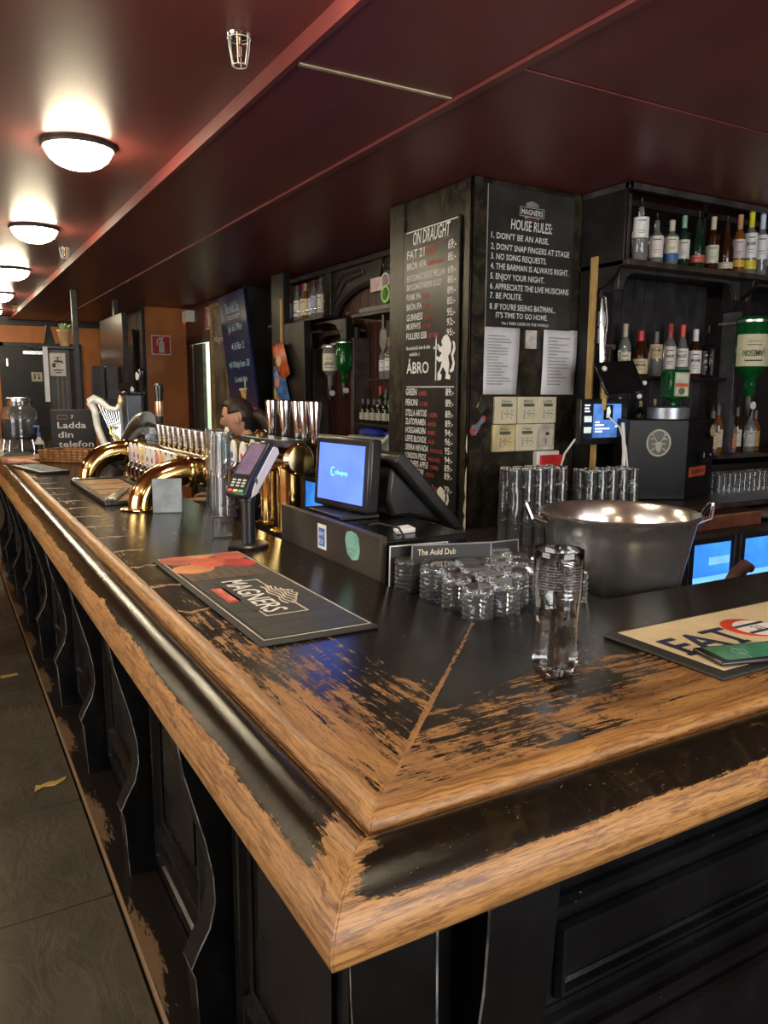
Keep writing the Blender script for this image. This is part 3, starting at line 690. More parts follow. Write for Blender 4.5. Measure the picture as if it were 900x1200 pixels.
part('screen_line', MB().box(0.060, 0.0612, -0.030, 0.030, 0.0089, 0.0091).lathe([(0.012, 0.0089), (0.012, 0.0091), (0.0112, 0.0091), (0.0112, 0.0089)], (0.0606, 0, 0), 24, closed=True), mat('pale_green_line', (0.25, 0.4, 0.3), 0.3), ph)

# ------------------------------------------------------------------ card terminal on its stand
ct = thing('card_terminal', 'card payment terminal tilted on a black pole stand on the bar', 'card terminal', (0.73, 2.03, 1.1204))
c = (0.73, 2.03, 1.1204)
part('base', MB().lathe([(0.0005, 0), (0.056, 0), (0.058, 0.005), (0.054, 0.009), (0.022, 0.011)], c, 28), M_BLKP, ct)
part('pole', MB().lathe([(0.0185, 0.009), (0.0185, 0.125), (0.022, 0.127), (0.022, 0.155), (0.019, 0.175), (0.012, 0.20)], c, 20).box(c[0] - 0.012, c[0] + 0.012, c[1] - 0.028, c[1] + 0.01, c[2] + 0.15, c[2] + 0.205), M_BLKP, ct)
part('knob', MB().cyl((c[0], c[1] - 0.045, c[2] + 0.185), 0.014, 0.018, 16, 'Y'), M_BLKP, ct)
# terminal frame: u along its length (up the slope), v across, n out of the face
M4 = Matrix.Translation((0.742, 2.03, c[2] + 0.212)) @ Matrix.Rotation(math.radians(24), 4, 'Z') @ Matrix.Rotation(math.radians(-50), 4, 'Y')
body = [(-0.088, -0.012), (-0.092, 0.004), (-0.086, 0.012), (-0.035, 0.020), (0.080, 0.020), (0.088, 0.012), (0.088, -0.010), (0.06, -0.022), (-0.05, -0.022)]
part('body', MB().prism(body, 0.076, 'Y', -0.038).xf(M4), M_BLKP, ct, bev=0.004)
part('side_cover', MB().prism([(-0.080, -0.016), (-0.060, -0.026), (0.080, -0.026), (0.088, -0.012), (0.080, 0.004), (-0.02, 0.002), (-0.060, -0.006)], 0.0800, 'Y', -0.0400).xf(M4), mat('ivory_plastic', (0.62, 0.58, 0.52), 0.35, var=0.05), ct, bev=0.002)
part('screen', MB().box(-0.028, 0.074, -0.029, 0.029, 0.0201, 0.0212).xf(M4), mat('terminal_screen', (0.12, 0.085, 0.13), 0.12, emit=0.25), ct)
kp = MB()
for i in range(4):
    for j in range(3):
        x = -0.046 - i * 0.0085; y = -0.020 + j * 0.020
        if i < 3: kp.box(x - 0.0025, x + 0.0025, y - 0.006, y + 0.006, 0.0115 + (x + 0.086) * 0.157, 0.0128 + (x + 0.086) * 0.157)
part('key', kp.xf(M4), mat('key_print', (0.45, 0.45, 0.45), 0.5), ct)
for j, cc in enumerate(((0.70, 0.09, 0.06), (0.75, 0.55, 0.08), (0.12, 0.50, 0.16))):
    y = 0.021 - j * 0.021
    part('key', MB().box(-0.081, -0.074, y - 0.008, y + 0.008, 0.0125, 0.0145).xf(M4), mat('key_%d' % j, cc, 0.4), ct, label=('red', 'yellow', 'green')[j] + ' key')
sc = thing('card_holder', 'small clear acrylic card holder standing behind the terminal pole', 'holder', (0.71, 2.19, 1.1204))
part('frame', frame_mb(-0.03, 0.03, 0.0, 0.062, 0.003, (0.71, 2.19, 1.1204), (0.95, -0.3, 0), (0, 0, 1), t=0.004), M_BLKP, sc)
part('pane', flat_mb(rect(-0.027, 0.027, 0.003, 0.059), (0.71, 2.19, 1.1204), (0.95, -0.3, 0), (0, 0, 1), t=0.002), M_GLASS, sc)

# metal table sign seen from the back
ms = single('table_sign', MB().box(0.0, 0.098, 0, 0.004, 0, 0.118).box(0, 0.098, 0, 0.035, 0, 0.003).box(0, 0.098, 0.030, 0.034, 0.003, 0.118), mat('pale_brushed_sign', (0.34, 0.38, 0.42), 0.4, 0.3),
            'grey metal table sign block standing beside the near brass tap arch', 'sign')
ms.location = (0.690, 2.745, 1.1204); ms.rotation_euler.z = math.radians(-20)

# ------------------------------------------------------------------ draught towers
def tap_handle(root, x, y, z, h, r0=0.010, r1=0.016, m=None, name='tap_handle'):
    part(name, MB().lathe([(r0 * 0.7, 0), (r0, 0.01), (r0 * 1.05, h * 0.25), (r1, h * 0.9), (r1 * 0.98, h * 0.97), (r1 * 0.7, h)], (x, y, z), 16), m or M_CHROME, root)
def badge(root, x, y, z, col, ry=0.023, rz=0.052, k=0):
    pts = [(ry * math.sin(PI * t / 8) * (1 if t <= 8 else -1) * (1 if t <= 8 else -1), rz * math.cos(PI * t / 8)) for t in range(16)]
    pts = [(ry * math.copysign(abs(math.sin(2 * PI * t / 20)) ** 1.15, math.sin(2 * PI * t / 20)), rz * math.cos(2 * PI * t / 20)) for t in range(20)]
    o = part('tap_badge', flat_mb(pts, (x, y, z), *WX, t=0.008, off=0), mat('badge_rim', (0.75, 0.72, 0.65), 0.3), root, bev=0.001)
    part('badge_print', flat_mb([(p[0] * .84, p[1] * .86) for p in pts], (x, y, z), *WX, t=0.0008, off=0.0082), mat('badge_%.2f_%.2f_%.2f' % col, col, 0.35, var=0.12, vs=60), o)
    em = flat_mb(ell(0, rz * 0.05, ry * 0.42, rz * 0.22, 10), (x, y, z), *WX, t=0.0006, off=0.0092)
    em.merge(flat_mb(rect(-ry * 0.5, ry * 0.5, -rz * 0.45, -rz * 0.33), (x, y, z), *WX, t=0.0006, off=0.0092))
    part('badge_emblem', em, mat('badge_ink_%d' % (k % 3), ((0.35, 0.30, 0.22), (0.10, 0.18, 0.35), (0.50, 0.10, 0.06))[k % 3], 0.5), o)
def spout(root, x, y, z):
    part('spout', MB().tube([(x, y, z), (x - 0.035, y, z - 0.004), (x - 0.055, y, z - 0.03), (x - 0.056, y, z - 0.075)], 0.008, 8), M_CHROME, root)

d1 = thing('draught_tower', 'polished brass tap arch with a long row of coloured badges, middle of the bar', 'draught tower', (0.88, 3.4, 1.1202))
TX, TZ = 0.88, 1.245
part('tube', MB().lathe([(0.0005, -0.012), (0.03, -0.010), (0.052, 0.0), (0.055, 0.02), (0.055, 1.10), (0.052, 1.12), (0.0005, 1.13)], (TX, 2.90, TZ), 28, 'Y'), M_BRASS, d1)
for y in (2.86, 3.98):
    pts = []; R_ = 0.125
    bx = TX - 0.255
    for t in range(13):
        a = PI - (PI / 2) * t / 12
        pts.append((bx + 0.16 + 0.16 * math.cos(a), y, TZ - R_ + 0.005 + R_ * math.sin(a)))
    pts = [(bx, y, 1.1215)] + pts + [(TX - 0.03, y, TZ + 0.004)]
    part('leg', MB().tube(pts, 0.050, 24), M_BRASS, d1)
    part('collar', MB().lathe([(0.057, -0.012), (0.060, -0.004), (0.060, 0.004), (0.057, 0.012)], (TX - 0.075, y, TZ + 0.004), 24, 'X'), M_BRASS, d1)
    part('flange', MB().lathe([(0.0005, 0), (0.074, 0), (0.076, 0.004), (0.070, 0.007), (0.053, 0.009)], (bx, y, 1.1202), 28), M_BRASS, d1)
    part('end_joint', MB().ball((TX, y + (-.0 if y < 3 else 0), TZ), 0.064, 24, 16), M_BRASS, d1)
cols = [(0.62, 0.50, 0.62), (0.72, 0.55, 0.55), (0.74, 0.58, 0.42), (0.78, 0.62, 0.18), (0.76, 0.76, 0.74), (0.70, 0.72, 0.78), (0.70, 0.20, 0.14), (0.85, 0.38, 0.08), (0.74, 0.76, 0.66), (0.32, 0.62, 0.16)]
for k in range(10):
    y = 3.86 - k * 0.088
    badge(d1, TX - 0.072, y, TZ - 0.004, cols[k], 0.042, 0.058, k)
    if k > 0: tap_handle(d1, TX + 0.045, y - 0.01, TZ + 0.045, 0.098, 0.014, 0.024, M_STEEL)
    spout(d1, TX - 0.045, y - 0.03, TZ - 0.03)
d2_ = thing('draught_tower', 'brass tap tower on upright columns with chrome handles, beside the till screens', 'draught tower', (0.93, 2.5, 1.1202))
TX, TZ = 0.93, 1.345
part('tube', MB().lathe([(0.0005, -0.004), (0.040, -0.003), (0.046, 0.004), (0.050, 0.012), (0.046, 0.020), (0.046, 0.70), (0.0005, 0.705)], (TX, 2.12, TZ), 28, 'Y'), M_BRASS, d2_)
for y, r in ((2.20, 0.043), (2.36, 0.036), (2.74, 0.043)):
    part('column', MB().lathe([(r, 0.004), (r, TZ - 1.1202)], (TX, y, 1.1202), 28), M_BRASS, d2_)
    part('flange', MB().lathe([(0.0005, 0), (r + 0.02, 0), (r + 0.02, 0.004), (r + 0.002, 0.01)], (TX, y, 1.1202), 28), M_BRASS, d2_)
cols = [((0.02, 0.50, 0.66), 2.61), ((0.80, 0.79, 0.74), 2.515), ((0.80, 0.78, 0.70), 2.42), ((0.62, 0.70, 0.36), 2.33), ((0.72, 0.70, 0.66), 2.24)]
for k, (cc, y) in enumerate(cols):
    badge(d2_, TX - 0.068, y, TZ - 0.012 if k < 3 else TZ + 0.012, cc, 0.030 if k < 3 else 0.026, 0.052 if k < 3 else 0.040, k)
    spout(d2_, TX - 0.035, y - 0.02, TZ - 0.03)
badge(d2_, TX - 0.066, 2.585, TZ + 0.048, (0.75, 0.72, 0.62), 0.02, 0.032, 1)
part('housing', MB().box(TX - 0.05, TX + 0.03, 2.14, 2.50, TZ + 0.036, TZ + 0.058), M_BLKP, d2_, bev=0.004)
for y in (2.46, 2.345, 2.235, 2.185, 2.115): tap_handle(d2_, TX + 0.045, y, TZ + 0.045, 0.130, 0.012, 0.021)
part('cap_knob', MB().lathe([(0.018, 0), (0.020, 0.012), (0.012, 0.02)], (TX - 0.01, 2.42, TZ + 0.058), 14), M_BRASS, d2_)

# harp tower behind the first arch
ht = thing('harp_tower', 'tall black tap column with a white harp mounted on it', 'draught tower', (0.98, 4.70, 1.1202))
part('column', MB().prism([(0.95, 4.62), (1.03, 4.60), (1.06, 4.68), (1.03, 4.78), (0.95, 4.78)], 0.40, 'Z', 1.1202), mat('tower_blue_black', (0.05, 0.065, 0.085), 0.25), ht, bev=0.006)
part('column_cap', MB().prism([(0.945, 4.61), (1.035, 4.59), (1.07, 4.68), (1.035, 4.79), (0.945, 4.79)], 0.02, 'Z', 1.5202), M_BLKG, ht, bev=0.006)
def HP(u, v): # harp plane set square to the customer's eye: u sideways, v up
    return (0.935 - u * 0.87, 4.64 + u * 0.5, 1.1202 + v)
hb = [HP(0.02, 0.02), HP(0.07, 0.06), HP(0.125, 0.13), HP(0.155, 0.22), HP(0.165, 0.31), HP(0.19, 0.36)]
hn = [HP(0.19, 0.355), HP(0.165, 0.375), HP(0.13, 0.36), HP(0.085, 0.32), HP(0.04, 0.315), HP(0.02, 0.34)]
IV = mat('ivory_metal', (0.72, 0.72, 0.66), 0.3, 0.1)
part('harp_frame', MB().tube(hb, [0.012, 0.018, 0.020, 0.020, 0.020, 0.024], 12).merge(MB().tube(hn, [0.026, 0.026, 0.022, 0.018, 0.016, 0.018], 12)), IV, ht)
part('harp_soundboard', MB().tube([HP(0.015, 0.02), HP(0.01, 0.2), HP(0.015, 0.33)], 0.010, 10), M_GREYMET, ht)
part('strings', MB().merge((lambda q: [q.tube([HP(0.03 + i * 0.016, 0.315 + i * 0.004), HP(0.016 + i * 0.003, 0.14 - i * 0.008)], 0.0022, 6) for i in range(8)] and q)(MB())), M_CHROME, ht)
part('harp_ornament', MB().tube([HP(0.02, 0.10), HP(0.04, 0.15), HP(0.08, 0.18), HP(0.08, 0.22), HP(0.04, 0.21)], 0.010, 8), mat('gold_ornament', (0.65, 0.48, 0.12), 0.3, 0.8), ht)
part('harp_finial', MB().ball(HP(0.015, 0.365), 0.020, 12, 8, (0.8, 0.8, 1.5)), mat('pale_gold', (0.78, 0.68, 0.38), 0.3, 0.6), ht)
# arched dark fount between harp and handles
ft = thing('arched_tap', 'dark arched tap fount leaning over the brass tube by the harp', 'tap', (0.93, 4.15, 1.1202))
arc = [(0.92, 4.62 - 0.62 * t / 10, 1.16 + 0.24 * math.sin(PI / 2 * t / 10)) for t in range(11)]
part('arch', MB().tube(arc, [0.052 - 0.001 * t for t in range(11)], 16), mat('bronze_black', (0.05, 0.042, 0.030), 0.25, 0.2), ft)
part('inner_band', MB().tube([(p[0] - 0.01, p[1] + 0.005, p[2] - 0.055) for p in arc[2:]], 0.022, 12), mat('speckled_band', (0.16, 0.15, 0.14), 0.4, var=0.5, vs=60), ft)
part('column', MB().cyl((0.95, 4.62, 1.1202), 0.05, 0.06, 20), M_BRASS, ft)
part('nozzle', MB().tube([(0.92, 4.0, 1.38), (0.93, 3.88, 1.375), (0.93, 3.80, 1.372)], 0.012, 8), M_BLKP, ft)
part('tap_handle', MB().lathe([(0.012, 0), (0.018, 0.01), (0.016, 0.07), (0.020, 0.10), (0.017, 0.15), (0.022, 0.20), (0.022, 0.225), (0.012, 0.235)], (0.93, 3.79, 1.345), 16), mat('handle_black', (0.02, 0.02, 0.022), 0.25), ft)
part('handle_band', MB().lathe([(0.0182, 0), (0.0215, 0.03), (0.0205, 0.07)], (0.93, 3.79, 1.425), 16), mat('copper_band', (0.55, 0.34, 0.20), 0.25, 0.6), ft)
# black and chrome handles further on
bh = thing('tap_cluster', 'black and chrome beer engine handles in front of the dark planks', 'draught tower', (1.15, 5.4, 1.1202))
part('housing', MB().box(1.12, 1.28, 5.15, 5.75, 1.1202, 1.36), M_CHROME, bh, bev=0.02)
part('drip_cover', MB().box(1.05, 1.12, 5.2, 5.7, 1.1202, 1.30), M_GREYMET, bh, bev=0.01)
for y, h in ((5.28, 0.33), (5.45, 0.22)):
    part('pump_handle', MB().lathe([(0.016, 0), (0.014, 0.05), (0.024, 0.08), (0.020, h * 0.6), (0.030, h * 0.8), (0.032, h * 0.95), (0.015, h)], (1.19, y, 1.355), 16), M_BLKG, bh)
    part('medallion', MB().cyl((1.155, y, 1.355 + h * 0.85), 0.026, 0.012, 20, 'X'), M_WHITE, bh)
    part('ferrule', MB().lathe([(0.022, 0), (0.022, 0.03), (0.018, 0.035)], (1.19, y, 1.36), 16), M_CHROME, bh)

# upturned pint glasses, stacked in pairs by the brass tap arch
def plain_glass(r=0.036, h=0.145, seg=18, t=0.002):
    return hollow([(0.0005, h), (r * 0.80, h), (r * 0.84, h - 0.006), (r * 0.98, 0.003), (r, 0.0)], [(r - t, 0.0), (r * 0.84 - t, h - 0.010), (0.0005, h - 0.012)], seg)
G0 = None
for k, (x, y) in enumerate(((0.842, 2.56), (0.858, 2.64), (0.868, 2.72), (0.882, 2.80))):
    for l in range(2):
        if G0 is None: o = G0 = part('pint_glass', plain_glass(), M_SHEENGLASS, None, 40)
        else: o = G0.copy(); COL.objects.link(o)
        o.location = (x, y, 1.1204 + l * 0.1455)
        solo(o, ('upper' if l else 'lower') + ' upturned pint glass of the %s two-high stack beyond the card terminal' % ('nearest', 'second', 'third', 'farthest')[k], 'glass', 'stacked pint glasses beside the brass arch')

# drip tray with slats and a steel opener between the arches
dt = thing('drip_tray', 'black drip tray with brown slats on the bar before the brass arch', 'tray', (0.62, 3.4, 1.1204))
part('tray', MB().box(0.52, 0.545, 3.0, 3.85, 1.1204, 1.136).box(0.735, 0.76, 3.0, 3.85, 1.1204, 1.136).box(0.545, 0.735, 3.0, 3.02, 1.1204, 1.136).box(0.545, 0.735, 3.83, 3.85, 1.1204, 1.136).box(0.545, 0.735, 3.02, 3.83, 1.1204, 1.124), M_BLKP, dt, bev=0.002)
for k in range(4):
    y = 3.04 + k * 0.2
    part('slat', MB().box(0.55, 0.73, y, y + 0.175, 1.124, 1.132), mat('leather_brown', (0.30, 0.16, 0.07), 0.5, var=0.3), dt, bev=0.002)
bo_ = single('steel_opener', MB().prism([(-0.02, -0.16), (0.02, -0.16), (0.016, 0.10), (0.022, 0.17), (-0.022, 0.17), (-0.016, 0.10)], 0.012, 'Z', 0), M_STEEL, 'long flat steel opener lying across the drip tray', 'opener', bev=0.003)
bo_.location = (0.60, 3.16, 1.1362); bo_.rotation_euler.z = math.radians(-20)

# ------------------------------------------------------------------ bottles
def bottle(x, y, z, h, r, gm, lab, cap, label, group, lz=(0.12, 0.50), caph=0.20, style='round', txt=None, band=None, inverted=False, spoutm=None, toward=None, seg=16):
    """glass, paper label, neck cap or pourer; label faces the camera side of the room"""
    t = thing('bottle', label, 'bottle', (x, y, z), group)
    c = (x, y, z)
    if style == 'round': pr = [(0, 0), (.92, 0), (1, .02), (1, .56), (.93, .62), (.62, .70), (.40, .76), (.36, .84), (.36, .97), (.30, 1)]
    elif style == 'shoulder': pr = [(0, 0), (.92, 0), (1, .02), (1, .60), (.94, .66), (.55, .70), (.40, .73), (.38, .97), (.30, 1)]
    elif style == 'slope': pr = [(0, 0), (.92, 0), (1, .02), (1, .42), (.90, .54), (.66, .66), (.42, .78), (.36, .88), (.36, .97), (.30, 1)]
    else: pr = [(0, 0), (.95, 0), (1, .015), (1, .66), (.90, .70), (.50, .74), (.42, .77), (.42, .97), (.34, 1)]
    sg = 4 if style == 'square' else seg
    prof = [(max(0.0005, a * r * (1.30 if sg == 4 else 1)), (1 - b if inverted else b) * h) for a, b in pr]
    mb = MB().lathe(prof, (0, 0, 0), sg)
    if sg == 4: mb.xf(Matrix.Rotation(math.radians(45 + 14), 4, 'Z'))
    mb.xf(Matrix.Translation(c)); o = part('glass', mb, gm, t, 50, bev=0.004 if sg == 4 else 0)
    ang = toward if toward is not None else math.atan2(-y, -x) + 0.12
    if lab is not None:
        z0, z1 = (h * (1 - lz[1]), h * (1 - lz[0])) if inverted else (h * lz[0], h * lz[1])
        lm = mat('bottle_label_%.2f_%.2f_%.2f' % lab, lab, 0.6, var=0.10, vs=60)
        if sg == 4:
            dx, dy = math.cos(ang), math.sin(ang); lp = MB()
            fl_ = flat_mb(rect(-r * .8, r * .8, z0, z1), (x + dx * (r * .93), y + dy * (r * .93), z), (-dy, dx, 0), (0, 0, 1), t=0.0008)
            part('label', fl_, lm, t, 0)
        else:
            part('label', MB().arcpatch(c, r * 1.006, z0, z1, ang - 1.15, ang + 1.15, 8), lm, t, 40)
        tx = MB(); hh = z1 - z0; dx, dy = math.cos(ang), math.sin(ang)
        O = (x + dx * r * 1.02, y + dy * r * 1.02, z + z0); ax = (-dy, dx, 0)
        sgn = -1 if inverted else 1
        AX = tuple(v * sgn for v in ax); UP = (0, 0, sgn); off = hh if inverted else 0
        for (v0, v1, hw) in ((0.80, 0.84, 0.5), (0.32, 0.345, 0.42), (0.22, 0.24, 0.35)):
            flat_mb([(-r * hw, v0 * hh - off), (r * hw, v0 * hh - off), (r * hw, v1 * hh - off), (-r * hw, v1 * hh - off)], O, AX, UP, mb=tx)
        if txt: text_mb([(txt, 0, hh * 0.50 - off, min(hh * 0.2, r * 0.5), r * 1.25, 'c')], O, AX, UP, tx, 0.0008)
        part('lettering', tx, M_INK if sum(lab) > 0.6 else M_CHALK, t, 0)
    if band:
        z0, z1, bc = band
        part('label_band', MB().arcpatch(c, r * 1.012, h * z0, h * z1, ang - 1.3, ang + 1.3, 8), mat('band_%.2f_%.2f_%.2f' % bc, bc, 0.5), t, 40)
    if cap and not inverted:
        part('cap', MB().lathe([(r * .42, h * (1 - caph)), (r * .43, h * 1.0), (r * .36, h * 1.012)], c, 14), mat('cap_%.2f_%.2f_%.2f' % cap, cap, 0.35), t)
    if spoutm: part('pourer', MB().tube([(x, y, z + h), (x, y, z + h * 1.05), (x - 0.004, y - 0.004, z + h * 1.17)], [0.008, 0.005, 0.004], 8), M_BLKP, t)
    return t

# ------------------------------------------------------------------ column with boards
co = struct('column', MB().box(2.262, 2.985, 3.12, 3.87, 0, ZS), M_COLM, bev=0.008)
part('corner_board', MB().box(2.25, 2.262, 3.105, 3.165, 0, ZS - 0.004).box(2.25, 2.262, 3.72, 3.87, 0, ZS - 0.004).box(2.25, 2.34, 3.105, 3.12, 0, ZS - 0.004), M_COLM, co, bev=0.002)
chip = MB()
for (z, l, w_) in ((1.02, .16, .014), (0.93, .10, .022), (1.25, .09, .010), (0.86, .08, .02)):
    chip.prism([(3.105, z), (3.105 + w_, z + l * .3), (3.105 + w_ * .6, z + l * .8), (3.105, z + l), (3.103, z + l * .5)], 0.002, 'X', 2.2485)
part('paint_chip', chip, mat('bare_wood_chip', (0.60, 0.54, 0.42), 0.7), co, 0)
cb = thing('draught_board', 'tall black drinks price board with white hand lettering on the column', 'board', (2.249, 3.45, 0.88))
part('board', MB().box(2.238, 2.2495, 3.185, 3.70, 0.84, 2.385), mat('chalkboard', (0.022, 0.021, 0.019), 0.30, var=0.3, vs=5), cb, bev=0.002)
def zz(yp): return 2.377 - (yp - 275) * 0.004615 - 0.0
O = (2.238, 3.70, 0); W1 = []; R1 = []
W1 += [('ON DRAUGHT', 0.26, zz(291), 0.070, 0.34, 'c', 0.1)]
rows = [('FAT 21', 305, .17, 'LAGER', '69:-', .045), ('BRÖN APA', 317, .19, 'AMERICAN PALE ALE', '85:-', .037), ('BRYGGMÄSTARENS MELLAN', 330, .36, '', '69:-', .034), ('BRYGGMÄSTARENS GULD', 340, .33, '', '85:-', .032),
        ('PUNK IPA', 351, .14, 'IPA', '89:-', .034), ('BRÖN IPA', 362, .15, 'IPA', '85:-', .034), ('GUINNESS', 374, .16, 'STOUT', '95:-', .036), ('MURPHYS', 384, .14, 'STOUT', '92:-', .034), ('FULLERS ESB', 395, .20, 'BITTER', '95:-', .034),
        ('GREEN', 459, .11, 'LAGER', '89:-', .036), ('PERONI', 471, .12, 'LAGER', '89:-', .036), ('STELLA ARTOIS', 483, .21, 'LAGER', '89:-', .036), ('ZLATOPRAMEN', 493, .20, 'LAGER', '89:-', .034), ('HOEGAARDEN', 503, .20, 'WHEAT', '94:-', .034),
        ('LEFFE BLONDE', 513, .21, 'ALE', '96:-', .034), ('SIERRA NEVADA', 523, .23, 'PALE ALE', '95:-', .034), ('LONDON PRIDE', 533, .21, 'PALE ALE', '94:-', .034), ('MAGNERS APPLE', 542, .23, 'CIDER', '89:-', .034), ('STRONGBOW', 551, .19, 'CIDER', '89:-', .034), ('REFUG TEAR', 566, .24, 'ALE', '79:-', .034)]
for s, yp, wd, kd, pr, h in rows:
    z = zz(yp); W1.append((s, 0.035, z, h, wd, 'l', 0.05)); W1.append((pr, 0.49, z, h * 1.05, 0.07, 'r'))
    if kd: R1.append(('(' + kd + ')', 0.045 + wd + 0.01, z, h * 0.6, min(0.13, 0.012 * len(kd) + 0.02), 'l'))
W1 += [('Non-alcoholic beer & cider', 0.035, zz(407), 0.020, 0.24, 'l'), ('available :)', 0.07, zz(414), 0.020, 0.10, 'l'), ('ÅBRO', 0.04, zz(434), 0.062, 0.22, 'l')]
lettering(W1, O, *WX, M_CHALK, cb)
lettering(R1, O, *WX, M_REDL, cb)
ln = MB()
flat_mb(rect(0.03, 0.50, zz(275) - .005, zz(275)), O, *WX, mb=ln); flat_mb(rect(0.04, 0.49, zz(449) - .005, zz(449)), O, *WX, mb=ln)
part('rule_line', ln, M_CHALK, cb, 0)
part('rule_line', flat_mb([(0.10, zz(296)), (0.30, zz(295)), (0.46, zz(291)), (0.46, zz(291.8)), (0.30, zz(296.2)), (0.10, zz(297.5))], O, *WX), mat('faded_red', (0.30, 0.10, 0.08), 0.6), cb, 0)
def lion(u, v, s):
    body = [(0.1,0),(.28,.02),(.30,.12),(.22,.16),(.36,.30),(.52,.16),(.48,.04),(.70,.02),(.72,.10),(.62,.14),(.66,.34),(.60,.52),(.72,.60),(.74,.78),(.62,.92),(.48,.98),(.36,.94),(.26,.84),(.32,.76),(.22,.72),(.10,.80),(.04,.72),(.20,.62),(.30,.60),(.16,.50),(.06,.54),(.02,.46),(.18,.40),(.30,.42),(.24,.28),(.10,.16)]
    tail = [(.72,.16),(.86,.20),(.92,.36),(.84,.52),(.94,.66),(.90,.80),(.80,.84),(.84,.70),(.74,.54),(.82,.38),(.76,.26),(.68,.22)]
    mb = flat_mb([(u + a * s, v + b * s * 1.25) for a, b in body], O, *WX)
    flat_mb([(u + a * s, v + b * s * 1.25) for a, b in tail], O, *WX, mb=mb)
    flat_mb([(u - .02 * s, v + .0 * s), (u + .03 * s, v), (u + .03 * s, v + 1.05 * s), (u + .005 * s, v + 1.25 * s), (u - .02 * s, v + 1.05 * s)], O, *WX, mb=mb)
    flat_mb(rect(u - .12 * s, u + .13 * s, v + .86 * s, v + .93 * s), O, *WX, mb=mb); return mb
part('emblem', lion(0.325, zz(447) + 0.02, 0.185), M_CHALK, cb, 0)
part('emblem', lion(0.31, 0.86, 0.165), M_CHALK, cb, 0)
hr = thing('house_rules_board', 'black house rules board with white lettering on the column front', 'board', (2.62, 3.119, 1.86))
part('board', MB().box(2.345, 2.895, 3.108, 3.1185, 1.862, 2.522), mat('chalkboard_grey', (0.032, 0.032, 0.030), 0.30, var=0.3, vs=5), hr, bev=0.002)
part('edge_strip', MB().box(2.338, 2.345, 3.106, 3.1185, 1.862, 2.522), mat('grey_edge', (0.30, 0.29, 0.26), 0.5), hr)
O = (2.345, 3.108, 0)
def zr(yp): return 2.519 - (yp - 216) * 0.003946
L1 = [('HOUSE RULES:', 0.27, zr(264) - .0, 0.050, 0.26, 'c', .05)]
for s, yp, wd in (("1. DON'T BE AN ARSE.", 277, .36), ("2. DON'T SNAP FINGERS AT STAGE", 290, .50), ('3. NO SONG REQUESTS.', 301.5, .35), ('4. THE BARMAN IS ALWAYS RIGHT.', 313, .50), ('5. ENJOY YOUR NIGHT.', 325, .34),
                  ('6. APPRECIATE THE LIVE MUSICIANS', 337, .505), ('7. BE POLITE.', 348, .20), ("8. IF YOU'RE SEEING BATMAN...", 361, .42)):
    L1.append((s, 0.022, zr(yp), 0.029, wd, 'l', 0.03))
L1 += [("IT'S TIME TO GO HOME.", 0.062, zr(371), 0.027, 0.33, 'l'), ('No.1 IRISH CIDER IN THE WORLD', 0.10, zr(379), 0.014, 0.30, 'l'), ('MAGNERS', 0.27, zr(244.5), 0.026, 0.135, 'c')]
lettering(L1, O, *WY, M_CHALK, hr)
part('logo', frame_mb(0.192, 0.348, zr(247), zr(235.5), 0.004, O, *WY).merge(flat_mb(rect(0.225, 0.315, zr(249.5), zr(247)), O, *WY)), mat('grey_logo', (0.35, 0.33, 0.31), 0.6), hr, 0)
part('logo_tree', flat_mb([(0.232, zr(235)), (0.308, zr(235)), (0.312, zr(231.5)), (0.295, zr(229.5)), (0.27, zr(228)), (0.245, zr(229.5)), (0.228, zr(231.5))], O, *WY), mat('grey_tree', (0.24, 0.24, 0.23), 0.6), hr, 0)
part('logo_label', flat_mb(rect(0.235, 0.305, zr(250.5), zr(248)), O, *WY), M_REDL, hr, 0)
def paper(x0, x1, z0, z1, lab, nl):
    t = thing('paper', lab, 'paper', ((x0 + x1) / 2, 3.119, z0), 'printed sheets pinned on the column')
    mb = MB(); vs = []; n = 6; k_ = 8
    for j in range(k_ + 1):
        for i in range(n + 1):
            u = i / n; v = j / k_; sk = -0.012 * (1 - v)
            vs.append((x0 + (x1 - x0) * u + sk, 3.112 - 0.006 * math.sin(u * 5 + v * 3) * (1 - v) - 0.004 * (1 - v), z0 + (z1 - z0) * v))
    mb.add(vs, [(j * (n + 1) + i, j * (n + 1) + i + 1, (j + 1) * (n + 1) + i + 1, (j + 1) * (n + 1) + i) for j in range(k_) for i in range(n)])
    o = part('sheet', mb, M_PAPER, t, 60); md = o.modifiers.new('s', 'SOLIDIFY'); md.thickness = 0.0008
    tx = MB(); rr = random.Random(nl)
    for i in range(nl):
        z = z1 - 0.045 - i * (z1 - z0 - 0.08) / nl; L = rr.uniform(0.35, 0.85) * (x1 - x0 - 0.05)
        flat_mb(rect(x0 + 0.02, x0 + 0.02 + L, z, z + 0.0035), (0, 3.098, 0), *WY, mb=tx)
    part('print', tx, M_GREYINK, t, 0); return t
paper(2.333, 2.565, 1.535, 1.862, 'white printed sheet pinned on the column below the rules board, left', 17)
paper(2.722, 2.952, 1.535, 1.866, 'white printed sheet pinned on the column below the rules board, right', 15)
single('paper_note', MB().box(2.605, 2.672, 3.108, 3.118, 1.765, 1.855), mat('creased_note', (0.55, 0.53, 0.50), 0.6, bmp=0.004, vs=30), 'small crumpled white note between the two pinned sheets', 'note')
OP = thing('bottle_opener', 'cast metal bottle opener screwed to the column front', 'opener', (2.315, 3.105, 1.44))
part('body', MB().prism([(2.285, 1.47), (2.30, 1.505), (2.315, 1.51), (2.335, 1.505), (2.352, 1.475), (2.335, 1.455), (2.325, 1.44), (2.31, 1.44), (2.30, 1.458)], 0.022, 'Y', 3.082), mat('old_iron', (0.10, 0.09, 0.075), 0.4, 0.7), OP, bev=0.005)
